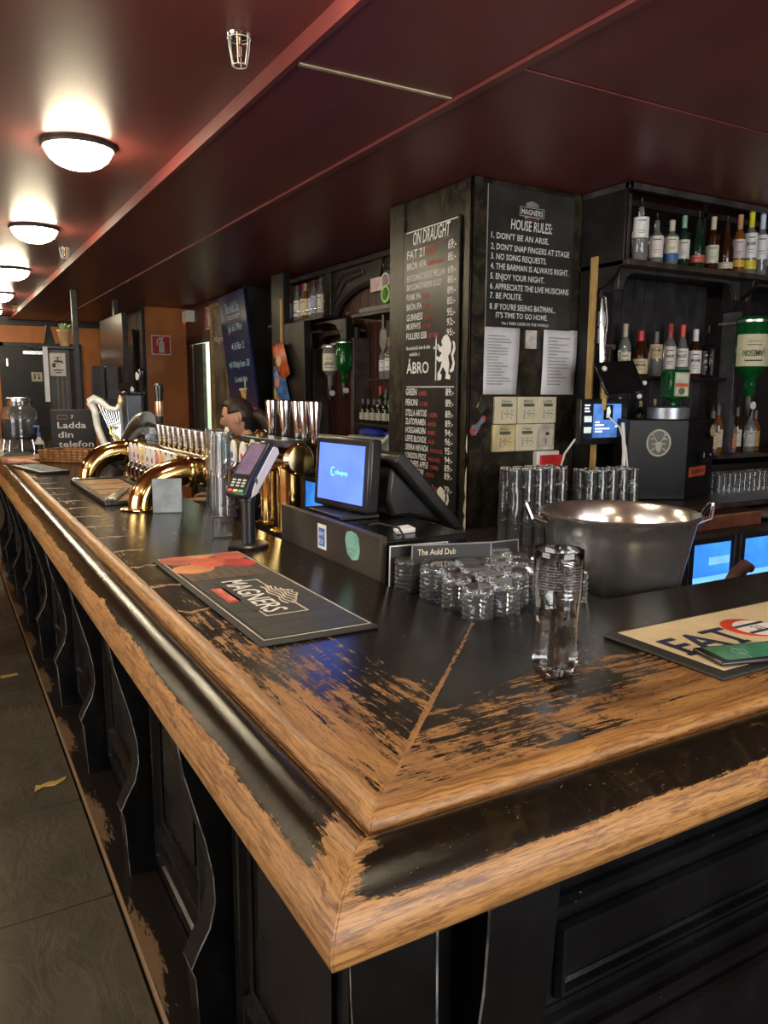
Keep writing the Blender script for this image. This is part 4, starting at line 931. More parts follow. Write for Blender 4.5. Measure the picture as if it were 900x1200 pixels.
part('screw', MB().cyl((2.318, 3.076, 1.515), 0.008, 0.02, 12, 'Y'), M_CHROME, OP)
gs = thing('guitar_sticker', 'small red edged blue sticker on the column under the opener', 'sticker', (2.31, 3.119, 1.335))
gp = [(2.262, 1.355), (2.275, 1.335), (2.30, 1.335), (2.315, 1.355), (2.33, 1.385), (2.352, 1.40), (2.36, 1.418), (2.35, 1.432), (2.335, 1.43), (2.322, 1.408), (2.30, 1.39), (2.275, 1.385)]
part('sticker', MB().prism(gp, 0.001, 'Y', 3.1035), mat('red_sticker', (0.42, 0.07, 0.06), 0.5), gs)
part('print', MB().prism([(2.31 + (p[0] - 2.31) * .8, 1.382 + (p[1] - 1.382) * .76) for p in gp], 0.0008, 'Y', 3.1025), mat('blue_sticker', (0.12, 0.20, 0.30), 0.5), gs)
part('print', MB().prism(ell(2.288, 1.36, 0.010, 0.010, 12), 0.0006, 'Y', 3.1018), M_RED, gs)
names = ['top left controller plate in the block of six on the column', 'top middle controller plate in the block of six on the column', 'top right controller plate in the block of six on the column',
         'bottom left, yellower controller plate in the block of six', 'bottom middle controller plate in the block of six', 'blank framed plate with one slot, bottom right of the six']
for k in range(6):
    i, j = k % 3, k // 3; x0 = 2.412 + i * (0.141, 0.144, 0.1405)[i] - (0.006 if j else 0); x0 += 0.001; ww = (0.139, 0.138, 0.120)[i]
    z0 = 1.388 - j * 0.139; t = thing('controller_plate', names[k], 'wall controller', (x0 + ww / 2, 3.119, z0), 'cream controller plates on the column')
    cm = mat('yellowed_plastic', (0.62, 0.52, 0.28), 0.4) if k == 3 else (mat('pale_plastic', (0.56, 0.52, 0.44), 0.4) if k == 5 else M_CREAM)
    part('plate', MB().box(x0, x0 + ww, 3.100, 3.119, z0, z0 + 0.136), cm, t, bev=0.003)
    O = (x0, 3.100, z0)
    if k < 5:
        part('display', flat_mb(rect(ww * .28, ww * .78, 0.086, 0.102), O, *WY, t=0.001), mat('lcd', (0.12, 0.14, 0.12), 0.2), t)
        b_ = MB()
        for q in range(4): flat_mb(rect(ww * .28, ww * .34, 0.025 + q * .012, 0.032 + q * .012), O, *WY, mb=b_)
        for (u, v) in ((.55, .065), (.55, .04), (.46, .052), (.64, .052), (.55, .052), (.74, .03), (.78, .045), (.76, .066), (.72, .05)): flat_mb(ell(ww * u, v, 0.0042, 0.0036, 8), O, *WY, mb=b_)
        part('button', b_, M_GREYINK, t, 0)
        lettering([(('Stora', 'BRASS', 'Lilla', 'Bar', 'Toalett')[k], ww * .5, 0.108, 0.013, 0.06, 'c')], O, *WY, mat('green_ink', (0.10, 0.25, 0.20), 0.6), t)
    else:
        part('inner_frame', frame_mb(0.008, ww - 0.008, 0.02, 0.118, 0.0015, O, *WY, t=0.001), M_GREYINK, t)
        part('slot', flat_mb(rect(ww * .5, ww * .68, 0.078, 0.092), O, *WY, t=0.001).merge(flat_mb(rect(ww * .5, ww * .54, 0.03, 0.06), O, *WY, t=0.0006)), M_INK, t)
fb = thing('fire_alarm_box', 'red and white fire alarm call point low on the column', 'alarm', (2.77, 3.119, 1.13))
part('box', MB().box(2.68, 2.83, 3.08, 3.119, 1.10, 1.245), M_WHITE, fb, bev=0.006)
part('front_plate', MB().box(2.695, 2.845, 3.070, 3.08, 1.09, 1.225), M_RED, fb, bev=0.003)
part('label', flat_mb(rect(2.76, 2.835, 1.11, 1.165), (0, 3.070, 0), *WY, t=0.001), M_WHITE, fb)
lettering([('FIRE', 2.797, 1.13, 0.014, 0.04, 'c')], (0, 3.069, 0), *WY, M_INK, fb)
single('charging_cable', MB().tube([(2.80, 3.05, 1.06), (2.76, 3.0, 1.14), (2.755, 2.96, 1.24), (2.79, 2.93, 1.31), (2.85, 2.91, 1.345), (2.90, 2.90, 1.355)], 0.0055, 8), M_WHITE, 'white cable curving from the small tablet down to the glasses', 'cable')

# ------------------------------------------------------------------ right back bar
bb = thing('back_bar_cabinet', 'tall black back bar cabinet with arched shelf at the right', 'cabinet', (3.9, 2.98, 0))
part('side_panel', MB().prism([(2.825, 2.535), (3.115, 2.535), (3.115, 1.02), (3.00, 1.02), (3.00, 2.06), (2.93, 2.08), (2.87, 2.13), (2.845, 2.165), (2.825, 2.165)], 0.022, 'X', 2.956), M_CAB, bb, bev=0.002)
part('top_trim', MB().box(2.95, 5.2, 2.80, 2.83, 2.515, 2.545).box(2.95, 2.98, 2.80, 3.115, 2.515, 2.545), mat('worn_grey_trim', (0.05, 0.047, 0.044), 0.35, var=0.4), bb, bev=0.003)
part('top_rail', MB().box(2.98, 5.2, 2.845, 2.865, 2.45, 2.48), M_CAB, bb, bev=0.003)
part('shelf_board', MB().box(2.956, 5.2, 2.79, 3.14, 2.162, 2.19), mat('worn_shelf', (0.045, 0.034, 0.026), 0.4, var=0.4), bb, bev=0.004)
for x in (3.56, 4.2): part('upright', MB().box(x - 0.012, x + 0.012, 2.845, 2.865, 2.19, 2.52), M_CAB, bb, bev=0.003)
part('end_scroll', MB().prism([(2.83, 2.19), (2.83, 2.50), (2.86, 2.50), (2.865, 2.36), (2.89, 2.31), (2.95, 2.30), (3.0, 2.25), (3.02, 2.19)], 0.02, 'X', 2.982), mat('worn_shelf', (0.045, 0.034, 0.026), 0.4, var=0.4), bb, bev=0.002)
for r in range(4):
    part('plank', MB().box(2.985, 5.2, 3.10, 3.13, 2.20 + r * 0.085, 2.28 + r * 0.085), M_CAB, bb)
# arched valance under the shelf
def arch_poly(x0, x1, zt, zb, r, th):
    pts = [(x0, zt), (x0, zb), (x0 + th, zb)]
    pts += [(x0 + th + r - r * math.cos(t * PI / 16), zb + (zt - th * .5 - zb) * math.sin(t * PI / 16)) for t in range(1, 9)]
    pts += [(x1 - th - r + r * math.cos(t * PI / 16), zb + (zt - th * .5 - zb) * math.sin(t * PI / 16)) for t in range(8, 0, -1)]
    return pts + [(x1 - th, zb), (x1, zb), (x1, zt)]
for x0, x1 in ((2.99, 3.93), (3.99, 4.95)):
    part('arched_valance', MB().prism(arch_poly(x0, x1, 2.162, 2.055, 0.09, 0.035), 0.03, 'Y', 2.88), mat('valance', (0.035, 0.033, 0.032), 0.33), bb, 30, bev=0.003)
for x in (3.96, 4.97):
    part('bracket', MB().prism([(2.80, 2.162), (2.81, 2.12), (2.85, 2.09), (2.90, 2.06), (2.93, 2.0), (3.0, 2.0), (3.0, 2.162)], 0.05, 'X', x - 0.025), M_CAB, bb, 30, bev=0.003)
part('stile', MB().box(2.985, 3.10, 3.02, 3.05, 1.40, 2.06), M_CAB, bb, bev=0.002)
part('stile', MB().box(3.955, 3.99, 2.90, 3.0, 1.205, 2.0), mat('grey_stile', (0.06, 0.06, 0.065), 0.3), bb, bev=0.003)
for k in range(10):
    x0 = 3.105 + k * 0.085
    part('plank', MB().box(x0, x0 + 0.080, 3.115, 3.14, 1.02, 2.16), mat('black_plank', (0.028, 0.028, 0.032), 0.33, var=0.3), bb, bev=0.002)
part('back_mirror', MB().box(3.96, 5.2, 3.13, 3.14, 1.21, 2.16), mat('dark_mirror', (0.06, 0.06, 0.06), 0.12, 0.8), bb)
part('shelf_board', MB().box(3.10, 3.95, 2.94, 3.115, 1.615, 1.635), M_CAB, bb, bev=0.003)
part('shelf_board', MB().box(3.74, 5.2, 2.80, 3.12, 1.185, 1.205), mat('worn_shelf', (0.045, 0.034, 0.026), 0.4, var=0.4), bb, bev=0.003)
part('shelf_board', MB().box(3.10, 3.72, 2.95, 3.115, 1.335, 1.35), M_CAB, bb, bev=0.003)
part('riser', MB().box(3.66, 5.2, 2.90, 3.10, 1.012, 1.14), M_CAB, bb)
uc = thing('back_counter', 'black back counter shelf under the machine and small glasses', 'counter', (3.9, 2.8, 0))
part('worktop', MB().box(2.545, 5.2, 2.45, 3.115, 0.985, 1.011), mat('worn_counter', (0.035, 0.028, 0.024), 0.3, var=0.4), uc, bev=0.004)
part('support', MB().box(2.56, 2.58, 2.52, 3.10, 0.871, 0.985), M_BLK, uc)
part('ledge', MB().box(1.95, 5.2, 2.445, 3.115, 0.845, 0.870), mat('worn_counter', (0.035, 0.028, 0.024), 0.3, var=0.4), uc, bev=0.003)
fg = thing('bottle_fridge', 'black under-counter fridge with blue lit glass doors at the right', 'fridge', (3.9, 2.8, 0))
BLUE = mat('blue_fridge_light', (0.05, 0.27, 0.80), 0.5, emit=0.62, var=0.25, vs=3.0)
PALE = mat('pale_fridge_light', (0.25, 0.62, 0.90), 0.5, emit=0.55, var=0.1)
part('casing', MB().box(1.97, 5.15, 2.53, 3.10, 0.0, 0.05).box(1.97, 5.15, 2.53, 3.10, 0.80, 0.845).box(1.97, 5.15, 3.05, 3.10, 0.05, 0.80).box(1.97, 2.0, 2.53, 3.05, 0.05, 0.80), M_BLKP, fg)
part('lit_lining', MB().box(2.0, 5.15, 3.03, 3.05, 0.05, 0.80), BLUE, fg)
for k in range(8):
    x0 = 1.985 + k * 0.395; x1 = x0 + 0.39
    o = part('door', MB().box(x0, x0 + 0.04, 2.50, 2.53, 0.06, 0.84).box(x1 - 0.04, x1, 2.50, 2.53, 0.06, 0.84).box(x0 + 0.04, x1 - 0.04, 2.50, 2.53, 0.80, 0.84).box(x0 + 0.04, x1 - 0.04, 2.50, 2.53, 0.06, 0.10), M_BLKP, fg, bev=0.003)
    part('pane', MB().box(x0 + 0.04, x1 - 0.04, 2.512, 2.518, 0.10, 0.80), mat('door_glass', (0.92, 0.95, 1.0), 0.02, trans=1.0, var=0.0), o)
    part('edge_light', MB().box(x0 + 0.045, x0 + 0.055, 2.53, 2.545, 0.10, 0.80), PALE, o)
    part('handle', MB().box(x0 + 0.012, x0 + 0.02, 2.485, 2.50, 0.50, 0.62), M_STEEL, o)
for k, x in enumerate((3.46, 3.50, 3.16)):
    part('price_strip', MB().box(x, x + 0.17, 2.60, 2.606, 0.655 - k * 0.12, 0.695 - k * 0.12), PALE, fg)
part('fridge_shelf', MB().box(2.02, 5.12, 2.62, 3.0, 0.44, 0.45), PALE, fg)

# bottles on the top shelf
CLR = M_GLASS; zt = 2.1905; G1 = 'bottles on the top right shelf'
CLD = mat('clear_spirit', (0.72, 0.76, 0.78), 0.04, trans=0.8, var=0.02)
data = [(3.075, .255, .040, CLD, (.70, .70, .68), None, 'round', (.42, .80), 'tall clear bottle with pourer, leftmost on the top right shelf', None, True),
        (3.19, .205, .036, CLD, (.68, .62, .60), None, 'round', (.12, .62), 'clear bottle with pourer, second from the left on the top right shelf', None, True),
        (3.30, .216, .036, CLD, (.66, .64, .50), (.50, .47, .38), 'shoulder', (.25, .62), 'squat bottle with blue band at its foot on the top right shelf', (.06, .24, (.05, .13, .35)), False),
        (3.39, .248, .032, M_DKG, (.62, .62, .58), (.20, .40, .30), 'shoulder', (.14, .52), 'slim bottle with green neck foil on the top right shelf', None, False),
        (3.50, .245, .040, M_DKG, (.45, .08, .05), None, 'slope', (.10, .25), 'plain dark green bottle with small red label and pourer, top right shelf', None, True),
        (3.615, .267, .034, M_BRN, (.60, .60, .48), (.55, .50, .32), 'shoulder', (.12, .46), 'dark bottle with gold neck foil and cream label, top right shelf', None, False),
        (3.725, .245, .040, M_BRN, (.55, .52, .42), None, 'slope', (.05, .18), 'dark rounded liqueur bottle with low cream band and pourer, top right shelf', None, True),
        (3.83, .300, .034, M_AMB, (.58, .50, .52), (.48, .28, .16), 'round', (.25, .58), 'reddish brown bottle with bronze cap, third from the right edge', (.10, .22, (.70, .45, .08)), False),
        (3.925, .325, .036, CLD, (.74, .74, .72), (.62, .62, .03), 'round', (.26, .66), 'clear rum bottle with bright yellow cap, top right shelf', (.08, .22, (.70, .62, .03)), False),
        (4.02, .325, .036, CLD, (.74, .76, .78), (.55, .65, .75), 'round', (.26, .66), 'clear bottle with pale blue cap at the right picture edge, top shelf', None, False),
        (4.13, .30, .036, CLD, (.70, .70, .62), (.7, .7, .7), 'round', (.2, .6), 'last clear bottle on the top shelf, beyond the picture edge', None, False)]
for x, h, r, gm, lb, cp, sty, lz, lab, bd, sp_ in data:
    bottle(x, 2.835, zt, h, r, gm, lb, cp, lab, G1, lz, 0.24, sty, {3.925: 'BACARDI'}.get(x), bd, spoutm=sp_)
# bottles on the middle shelf
G2 = 'whiskey bottles on the middle right shelf'
CL2 = mat('clear_cut_bottle', (0.85, 0.86, 0.86), 0.03, trans=0.85, var=0.02)
data = [(3.215, .270, .034, CLD, (.60, .55, .44), (.42, .36, .26), 'round', (.05, .46), 'bottle with tan label and dark cap, leftmost on the middle shelf', 'OLD'),
        (3.335, .240, .044, M_BRN, (.58, .48, .30), (.50, .02, .03), 'slope', (.05, .38), 'squat bottle sealed with red wax on the middle shelf', 'MARK'),
        (3.455, .240, .036, CL2, (.50, .40, .24), (.10, .09, .08), 'shoulder', (.40, .72), 'ribbed clear bottle with narrow tan label on the middle shelf', 'FOUR'),
        (3.565, .285, .034, CL2, (.62, .60, .55), (.35, .05, .05), 'round', (.15, .58), 'clear bottle with dark red neck foil on the middle shelf', 'WILD'),
        (3.665, .285, .036, CL2, (.70, .66, .62), (.62, .06, .04), 'slope', (.20, .55), 'bottle with red cap and white red label on the middle shelf', 'BULLEIT'),
        (3.775, .265, .038, M_BRN, (.72, .71, .68), (.60, .64, .70), 'round', (.08, .56), 'whiskey bottle with big white label and pale foil, middle shelf', 'JIM BEAM'),
        (3.885, .250, .036, M_BLKG, (.05, .05, .055), None, 'square', (.06, .60), 'square black labelled whiskey bottle, rightmost on the middle shelf', "JACK D")]
for x, h, r, gm, lb, cp, sty, lz, lab, tx in data:
    bottle(x, 3.03, 1.6355, h, r, gm, lb, cp, lab, G2, lz, 0.24, sty, tx, spoutm=(sty == 'square'))
for k, (x, h, lb) in enumerate(((3.20, .17, (.55, .10, .08)), (3.36, .15, (.60, .55, .30)), (3.47, .16, (.20, .18, .30)), (3.62, .15, (.5, .5, .5)))):
    bottle(x, 3.03, 1.3505, h, .024, (CLD, M_DKG, M_BRN, CLD)[k], lb, (.4, .35, .2), ('small bottle with red label behind the small tablet', 'small bottle with pale gold foil behind the tap machine, left', 'small dark bottle behind the tap machine', 'small clear bottle behind the machine, right end')[k], 'small bottles behind the tap machine', seg=12)
# large inverted bottles in optics
def optic(x, y, z, h, r, gm, lab, txt, label, toward=None, grp='upside down bottles in optics'):
    t = bottle(x, y, z, h, r, gm, lab, None, label, grp, (0.22, 0.62), style='round', inverted=True, txt=txt, toward=toward, seg=28)
    c = (x, y, z)
    part('optic', MB().lathe([(.0005, -.11), (.018, -.11), (.024, -.08), (.026, -.02), (.018, 0.03), (.016, .05)], c, 16), M_BLKP, t)
    part('optic_badge', MB().cyl((x, y - 0.036, z - 0.05), 0.022, 0.008, 16, 'Y'), M_WHITE, t)
    part('holder_ring', MB().lathe([(r + .004, h * .93), (r + .007, h * .93), (r + .007, h * .96), (r + .004, h * .96)], c, 24, closed=True), M_STEEL, t)
    part('holder_arm', MB().box(x - 0.01, x + 0.01, y + r, y + 0.22, z + h * .93, z + h * .96), M_STEEL, t)
    return t
optic(3.945, 2.79, 1.53, 0.43, 0.088, M_GREENG, (0.55, 0.52, 0.34), 'JAMESON', 'large upside down green whiskey bottle in an optic at the right', grp=None)
for k in range(6):
    bottle(3.84 + k * 0.085, 2.93 + 0.03 * (k % 2), 1.2055, (.24, .27, .22, .26, .25, .24)[k], .032, (CLD, M_AMB, CLD, M_BRN, CLD, M_AMB)[k], ((.6, .5, .3), (.55, .5, .38), (.5, .2, .1), (.6, .58, .5), (.5, .5, .5), (.4, .3, .1))[k], (.1, .1, .1),
           ('bottle under the upside down green bottle, first on the low right shelf', 'amber bottle, second on the low right shelf', 'clear bottle, third on the low right shelf', 'brown bottle, fourth on the low right shelf', 'clear bottle near the picture edge, low right shelf', 'amber bottle beyond the picture edge, low right shelf')[k], 'bottles on the low right shelf', spoutm=True, seg=12)

# tap machine with chilled green bottle
jm = thing('shot_machine', 'black angular shot chilling machine with a stag emblem on the back counter', 'drink machine', (3.28, 2.78, 1.0115))
fp = [(2.985, 2.76), (3.255, 2.615), (3.56, 2.70), (3.50, 2.93), (3.06, 2.93)]
sb_ = mat('satin_black', (0.008, 0.008, 0.009), 0.30); sb_.node_tree.nodes['Principled BSDF'].inputs['Specular IOR Level'].default_value = 0.16
part('body', MB().prism(fp, 0.405, 'Z', 1.0115), sb_, jm, bev=0.006)
part('bottle_collar', MB().lathe([(0.0005, 0), (0.105, 0), (0.105, 0.055), (0.09, 0.06), (0.0005, 0.06)], (3.31, 2.80, 1.4165), 28), M_GREYMET, jm)
O1 = Vector((2.985, 2.76, 0)); A1 = Vector((0.27, -0.145, 0)); O2 = Vector((3.255, 2.615, 0)); A2 = Vector((0.305, 0.085, 0))
LOGO = mat('pale_gold_emblem', (0.34, 0.33, 0.24), 0.4)
part('emblem', flat_mb(ell(0.155, 1.30, 0.062, 0.068, 32), O1, A1, (0, 0, 1), t=0.0015), LOGO, jm)
em = flat_mb(ell(0.155, 1.30, 0.054, 0.060, 32), O1, A1, (0, 0, 1), t=0.0008, off=0.002)
part('emblem_field', em, mat('dark_emblem', (0.06, 0.06, 0.045), 0.4), jm)
sg_ = flat_mb([(.145, 1.262), (.155, 1.25), (.165, 1.262), (.172, 1.285), (.165, 1.305), (.145, 1.305), (.138, 1.285)], O1, A1, (0, 0, 1), off=0.003)
for s_ in (-1, 1):
    for (a0, b0, a1, b1) in ((.01, 1.303, .03, 1.335), (.03, 1.335, .022, 1.352), (.022, 1.318, .042, 1.318), (.012, 1.295, .034, 1.290), (.03, 1.335, .042, 1.342), (.020, 1.27, .040, 1.258)):
        flat_mb([(.155 + s_ * a0, b0), (.155 + s_ * a1, b1), (.155 + s_ * a1, b1 + .005), (.155 + s_ * a0, b0 + .006)][::s_], O1, A1, (0, 0, 1), off=0.003, mb=sg_)
part('emblem_stag', sg_, LOGO, jm, 0)
part('medal', MB().lathe([(.0005, 0), (0.040, 0), (0.040, -0.014), (0.032, -0.018), (0.0005, -0.018)], (0, 0, 0), 24, 'Y').xf(Matrix.Translation(O2 + A2.normalized() * 0.245 + Vector((0, 0, 1.355))) @ Matrix.Rotation(math.atan2(0.085, 0.305), 4, 'Z')), M_BLKG, jm)
part('medal_face', flat_mb(ell(0.245, 1.355, 0.029, 0.031, 20), O2, A2, (0, 0, 1), off=0.0182), mat('gold_face', (0.50, 0.42, 0.20), 0.35), jm)
part('dispenser', MB().box(-.04, .04, -.035, 0, 1.19, 1.255).box(-.02, .02, -.06, -.035, 1.22, 1.25).xf(Matrix.Translation(O2 + A2.normalized() * 0.16) @ Matrix.Rotation(math.atan2(0.085, 0.305), 4, 'Z')), M_BLKG, jm, bev=0.006)
part('name_label', flat_mb(rect(0.025, 0.225, 1.125, 1.175), O2, A2, (0, 0, 1), t=0.001), mat('orange_red_label', (0.40, 0.075, 0.03), 0.4), jm)
lettering([('Jägermeister', 0.125, 1.142, 0.024, 0.16, 'c')], O2, A2, (0, 0, 1), M_INK, jm, 0.002)
jb = thing('green_square_bottle', 'upside down square green liqueur bottle on top of the shot machine', 'bottle', (3.325, 2.78, 1.477))
mm = Matrix.Translation((3.325, 2.78, 0)) @ Matrix.Rotation(math.radians(-20), 4, 'Z')
part('glass', MB().box(-.055, .055, -.05, .05, 1.52, 1.665).lathe([(0.014, 1.477), (0.014, 1.50), (0.045, 1.52)], (0, 0, 0), 16).xf(mm), M_GREENG, jb, bev=0.008)
part('label', MB().box(-.030, .050, -.0525, -.0508, 1.530, 1.650).xf(mm), mat('jb_label', (0.55, 0.55, 0.45), 0.5), jb)
part('label_band', MB().box(-.026, .046, -.0532, -.0526, 1.578, 1.596).xf(mm), mat('orange_band', (0.60, 0.12, 0.03), 0.5), jb)
part('label_crest', MB().cyl((0.010, -.0535, 1.556), 0.018, 0.0008, 16, 'Y').xf(mm), mat('crest_green', (0.10, 0.14, 0.06), 0.5), jb)
part('label_frame', frame_mb(-.028, .048, 1.532, 1.648, .0025, (0, -.0526, 0), *WY, t=.0005, off=0).xf(mm), mat('crest_green', (0.10, 0.14, 0.06), 0.5), jb)

# screens, phone and odds on the left end of the cabinet
tb = thing('small_tablet', 'small wall tablet with a lit blue music screen beside the column', 'tablet', (2.955, 2.90, 1.29))
part('case', MB().box(2.79, 3.12, 2.895, 2.93, 1.285, 1.515), M_BLKP, tb, bev=0.006)
part('screen', flat_mb(rect(2.81, 3.075, 1.315, 1.495), (0, 2.895, 0), *WY), mat('dark_screen', (0.01, 0.014, 0.03), 0.15, emit=0.3), tb)
part('screen_panel', flat_mb(rect(2.875, 3.07, 1.32, 1.490), (0, 2.8945, 0), *WY), mat('screen_blue', (0.05, 0.12, 0.32), 0.15, emit=0.9, vs=4, var=0.6), tb)
part('screen_image', flat_mb(rect(2.945, 3.01, 1.41, 1.485), (0, 2.894, 0), *WY), mat('album_black', (0.01, 0.01, 0.01), 0.3), tb)
part('screen_image', flat_mb([(2.965, 1.42), (2.985, 1.42), (2.995, 1.45), (2.985, 1.478), (2.968, 1.47)], (0, 2.8934, 0), *WY).merge(flat_mb(rect(2.815, 2.865, 1.40, 1.43), (0, 2.8944, 0), *WY)).merge(flat_mb(rect(2.815, 2.865, 1.345, 1.375), (0, 2.8944, 0), *WY)), mat('screen_pale', (0.5, 0.6, 0.55), 0.3, emit=0.5), tb)
sl = MB()
for k, (u0, u1, z) in enumerate(((2.89, 2.92, 1.395), (2.89, 2.95, 1.38), (2.89, 2.99, 1.362), (2.89, 2.94, 1.348), (2.815, 2.85, 1.48), (2.815, 2.845, 1.465), (2.815, 2.85, 1.45), (3.03, 3.045, 1.372))):
    flat_mb(rect(u0, u1, z, z + 0.007), (0, 2.8936, 0), *WY, mb=sl)
part('screen_text', sl, mat('screen_white', (0.8, 0.85, 0.9), 0.3, emit=0.8), tb, 0)
part('wall_arm', MB().box(2.93, 2.99, 2.93, 3.10, 1.37, 1.43), M_BLKP, tb)
t2 = thing('tilted_tablet', 'black unlit tablet tilted forward on a bracket above the small lit one', 'tablet', (2.90, 2.72, 1.54))
mm = Matrix.Translation((2.885, 2.74, 1.62)) @ Matrix.Rotation(math.radians(-28), 4, 'X') @ Matrix.Rotation(math.radians(-4), 4, 'Y')
part('case', MB().box(-.135, .135, -.008, .008, -.085, .085).xf(mm), M_BLKG, t2, bev=0.005)
part('screen', MB().box(-.120, .120, -.0086, -.008, -.072, .072).xf(mm), mat('glossy_screen', (0.01, 0.01, 0.011), 0.05), t2)
part('clamp', MB().ball((3.035, 2.72, 1.595), 0.012, 10, 8).ball((3.005, 2.72, 1.53), 0.013, 10, 8).ball((2.79, 2.75, 1.66), 0.014, 10, 8).box(3.02, 3.03, 2.72, 2.98, 1.59, 1.60), M_WHITE, t2)
ru = single('folding_ruler', MB().box(2.943, 2.9545, 2.985, 3.03, 1.50, 2.225), M_TANW, 'yellow wooden ruler hanging on the side of the right cabinet', 'ruler', bev=0.002)
single('ruler_end', MB().box(2.943, 2.9545, 2.94, 2.975, 1.08, 1.34), M_TANW, 'tan wooden stick end showing below the small lit tablet', 'stick', bev=0.002)
sz = thing('steel_tools', 'hanging steel tongs and knives between ruler and cabinet shelf', 'tools', (2.99, 2.90, 1.45))
part('tongs', MB().tube([(2.935, 2.93, 2.02), (2.928, 2.92, 1.92), (2.935, 2.92, 1.82), (2.95, 2.92, 1.64)], [.006, .013, .012, .016], 8), M_CHROME, sz)
part('tongs', MB().tube([(2.955, 2.93, 2.02), (2.965, 2.92, 1.90), (2.955, 2.92, 1.82), (2.945, 2.91, 1.70)], 0.006, 8), M_CHROME, sz)
part('hook', MB().tube([(2.93, 2.94, 2.02), (2.935, 2.94, 2.05), (2.95, 2.95, 2.05), (2.955, 2.94, 2.02)], 0.006, 8), M_BLKP, sz)
part('wooden_handle', MB().tube([(2.95, 2.90, 1.60), (2.95, 2.90, 1.55), (2.945, 2.90, 1.46)], [0.014, 0.017, 0.016], 10), M_TANW, sz)
for k in range(3): part('blade', MB().box(3.005 + k * 0.025, 3.017 + k * 0.025, 2.985, 2.99, 1.52, 1.78), M_STEEL, sz)
part('rack_bar', MB().box(2.98, 3.10, 2.985, 3.02, 1.77, 1.795), M_STEEL, sz)
for k, z in enumerate((1.885, 1.80)):
    n_ = single('price_note', MB().box(3.0, 3.058, 3.012, 3.0195, z, z + 0.075), M_PAPER, ('upper', 'lower')[k] + ' white handwritten note on the stile beside the middle shelf', 'note', 'notes on the cabinet stile')
hp = thing('handset', 'white cordless keypad phone hanging in front of the black machine', 'phone', (2.91, 2.66, 1.05))
part('body', MB().box(2.875, 2.935, 2.655, 2.675, 1.055, 1.19), mat('cream_phone', (0.55, 0.54, 0.48), 0.4), hp, bev=0.005)
part('screen', MB().box(2.883, 2.927, 2.6535, 2.655, 1.125, 1.182), M_BLKG, hp)
kk = MB()
for i in range(4):
    for j in range(3): kk.box(2.884 + j * .016, 2.895 + j * .016, 2.6530, 2.655, 1.062 + i * .014, 1.071 + i * .014)
part('keypad', MB().box(2.880, 2.930, 2.6537, 2.6550, 1.058, 1.120), M_GREYINK, hp); part('keys', kk, M_WHITE, hp)
part('cord', MB().tube([(2.905, 2.68, 1.19), (2.91, 2.70, 1.28), (2.90, 2.74, 1.38), (2.87, 2.80, 1.44)], 0.004, 8), M_WHITE, hp)
single('charger_brush', MB().tube([(2.985, 2.78, 1.012), (2.985, 2.78, 1.25), (2.975, 2.79, 1.40)], [0.012, 0.010, 0.009], 10), M_WHITE, 'thin white upright stick left of the shot machine', 'stick')
# box and cloth on the lower ledge
bx = thing('brown_box', 'reddish brown wooden box on the ledge above the fridge', 'box', (3.50, 2.60, 0.8705))
part('box', MB().box(3.22, 3.72, 2.50, 2.70, 0.8705, 0.935), mat('red_brown_box', (0.15, 0.05, 0.028), 0.45, var=0.3), bx, bev=0.003)
part('lid_rim', MB().box(3.215, 3.725, 2.495, 2.705, 0.932, 0.944), mat('red_brown_rim', (0.22, 0.10, 0.06), 0.45, var=0.3), bx, bev=0.002)
rg = MB().ball((3.97, 2.60, 0.902), 0.12, 20, 10, (1.6, 0.8, 0.27))
o = single('folded_cloth', rg, mat('grey_brown_cloth', (0.20, 0.15, 0.12), 0.8, bmp=0.01, vs=6), 'crumpled grey brown cloth on the ledge at the right', 'cloth')
jr = []
for k in range(4):
    bottle(3.27 + k * 0.085, 2.85, 0.8705, 0.095, 0.026, CLD, (.4, .4, .35), (.1, .1, .1), 'small jar behind the brown box under the counter, %s from the left' % ORD[k], 'small jars behind the brown box', seg=10)

# stacked slim glasses in front of the column
def stack_glass(r=0.030, h=0.105, t=0.0018, seg=14): return plain_glass(r, h, seg, t)
sg0 = part('slim_glass', stack_glass(), M_SHEENGLASS, None, 40); first = True
LV = ('bottom', 'second', 'third', 'top')
for (xs, ys, zb, n) in (([2.195, 2.262, 2.329, 2.396, 2.463], [2.66, 2.745], 0.8705, 4), ([2.585, 2.655, 2.725, 2.795, 2.865], [2.60, 2.69], 1.0115, 2)):
    for iy, y in enumerate(ys):
        for ix, x in enumerate(xs):
            for l in range(n):
                o = sg0 if first else sg0.copy()
                if not first: COL.objects.link(o)
                first = False
                o.location = (x + random.uniform(-.004, .004) + 0.012 * iy, y, zb + l * 0.0795)
                solo(o, '%s slim glass in the %s %s stack from the left, %s row before the column' % (LV[l] if n == 4 or l == 0 else 'upper', ORD[ix], 'four-high' if n == 4 else 'two-high', ('front', 'back')[iy]), 'glass', ('four-high' if n == 4 else 'two-high') + ' stacks of slim glasses before the column')
s0 = part('shot_glass', plain_glass(0.0195, 0.105, 12, 0.0016), M_SHEENGLASS, None, 40); first = True
for iy in range(3):
    for ix in range(14):
        o = s0 if first else s0.copy()
        if not first: COL.objects.link(o)
        first = False
        o.location = (3.62 + ix * 0.043 + (iy % 2) * 0.018, 2.70 + iy * 0.055, 1.0115)
        solo(o, 'tall thin glass right of the black machine, %s row, %s from the left' % (('front', 'middle', 'back')[iy], ORD[ix]), 'glass', 'thin glasses on the back counter')
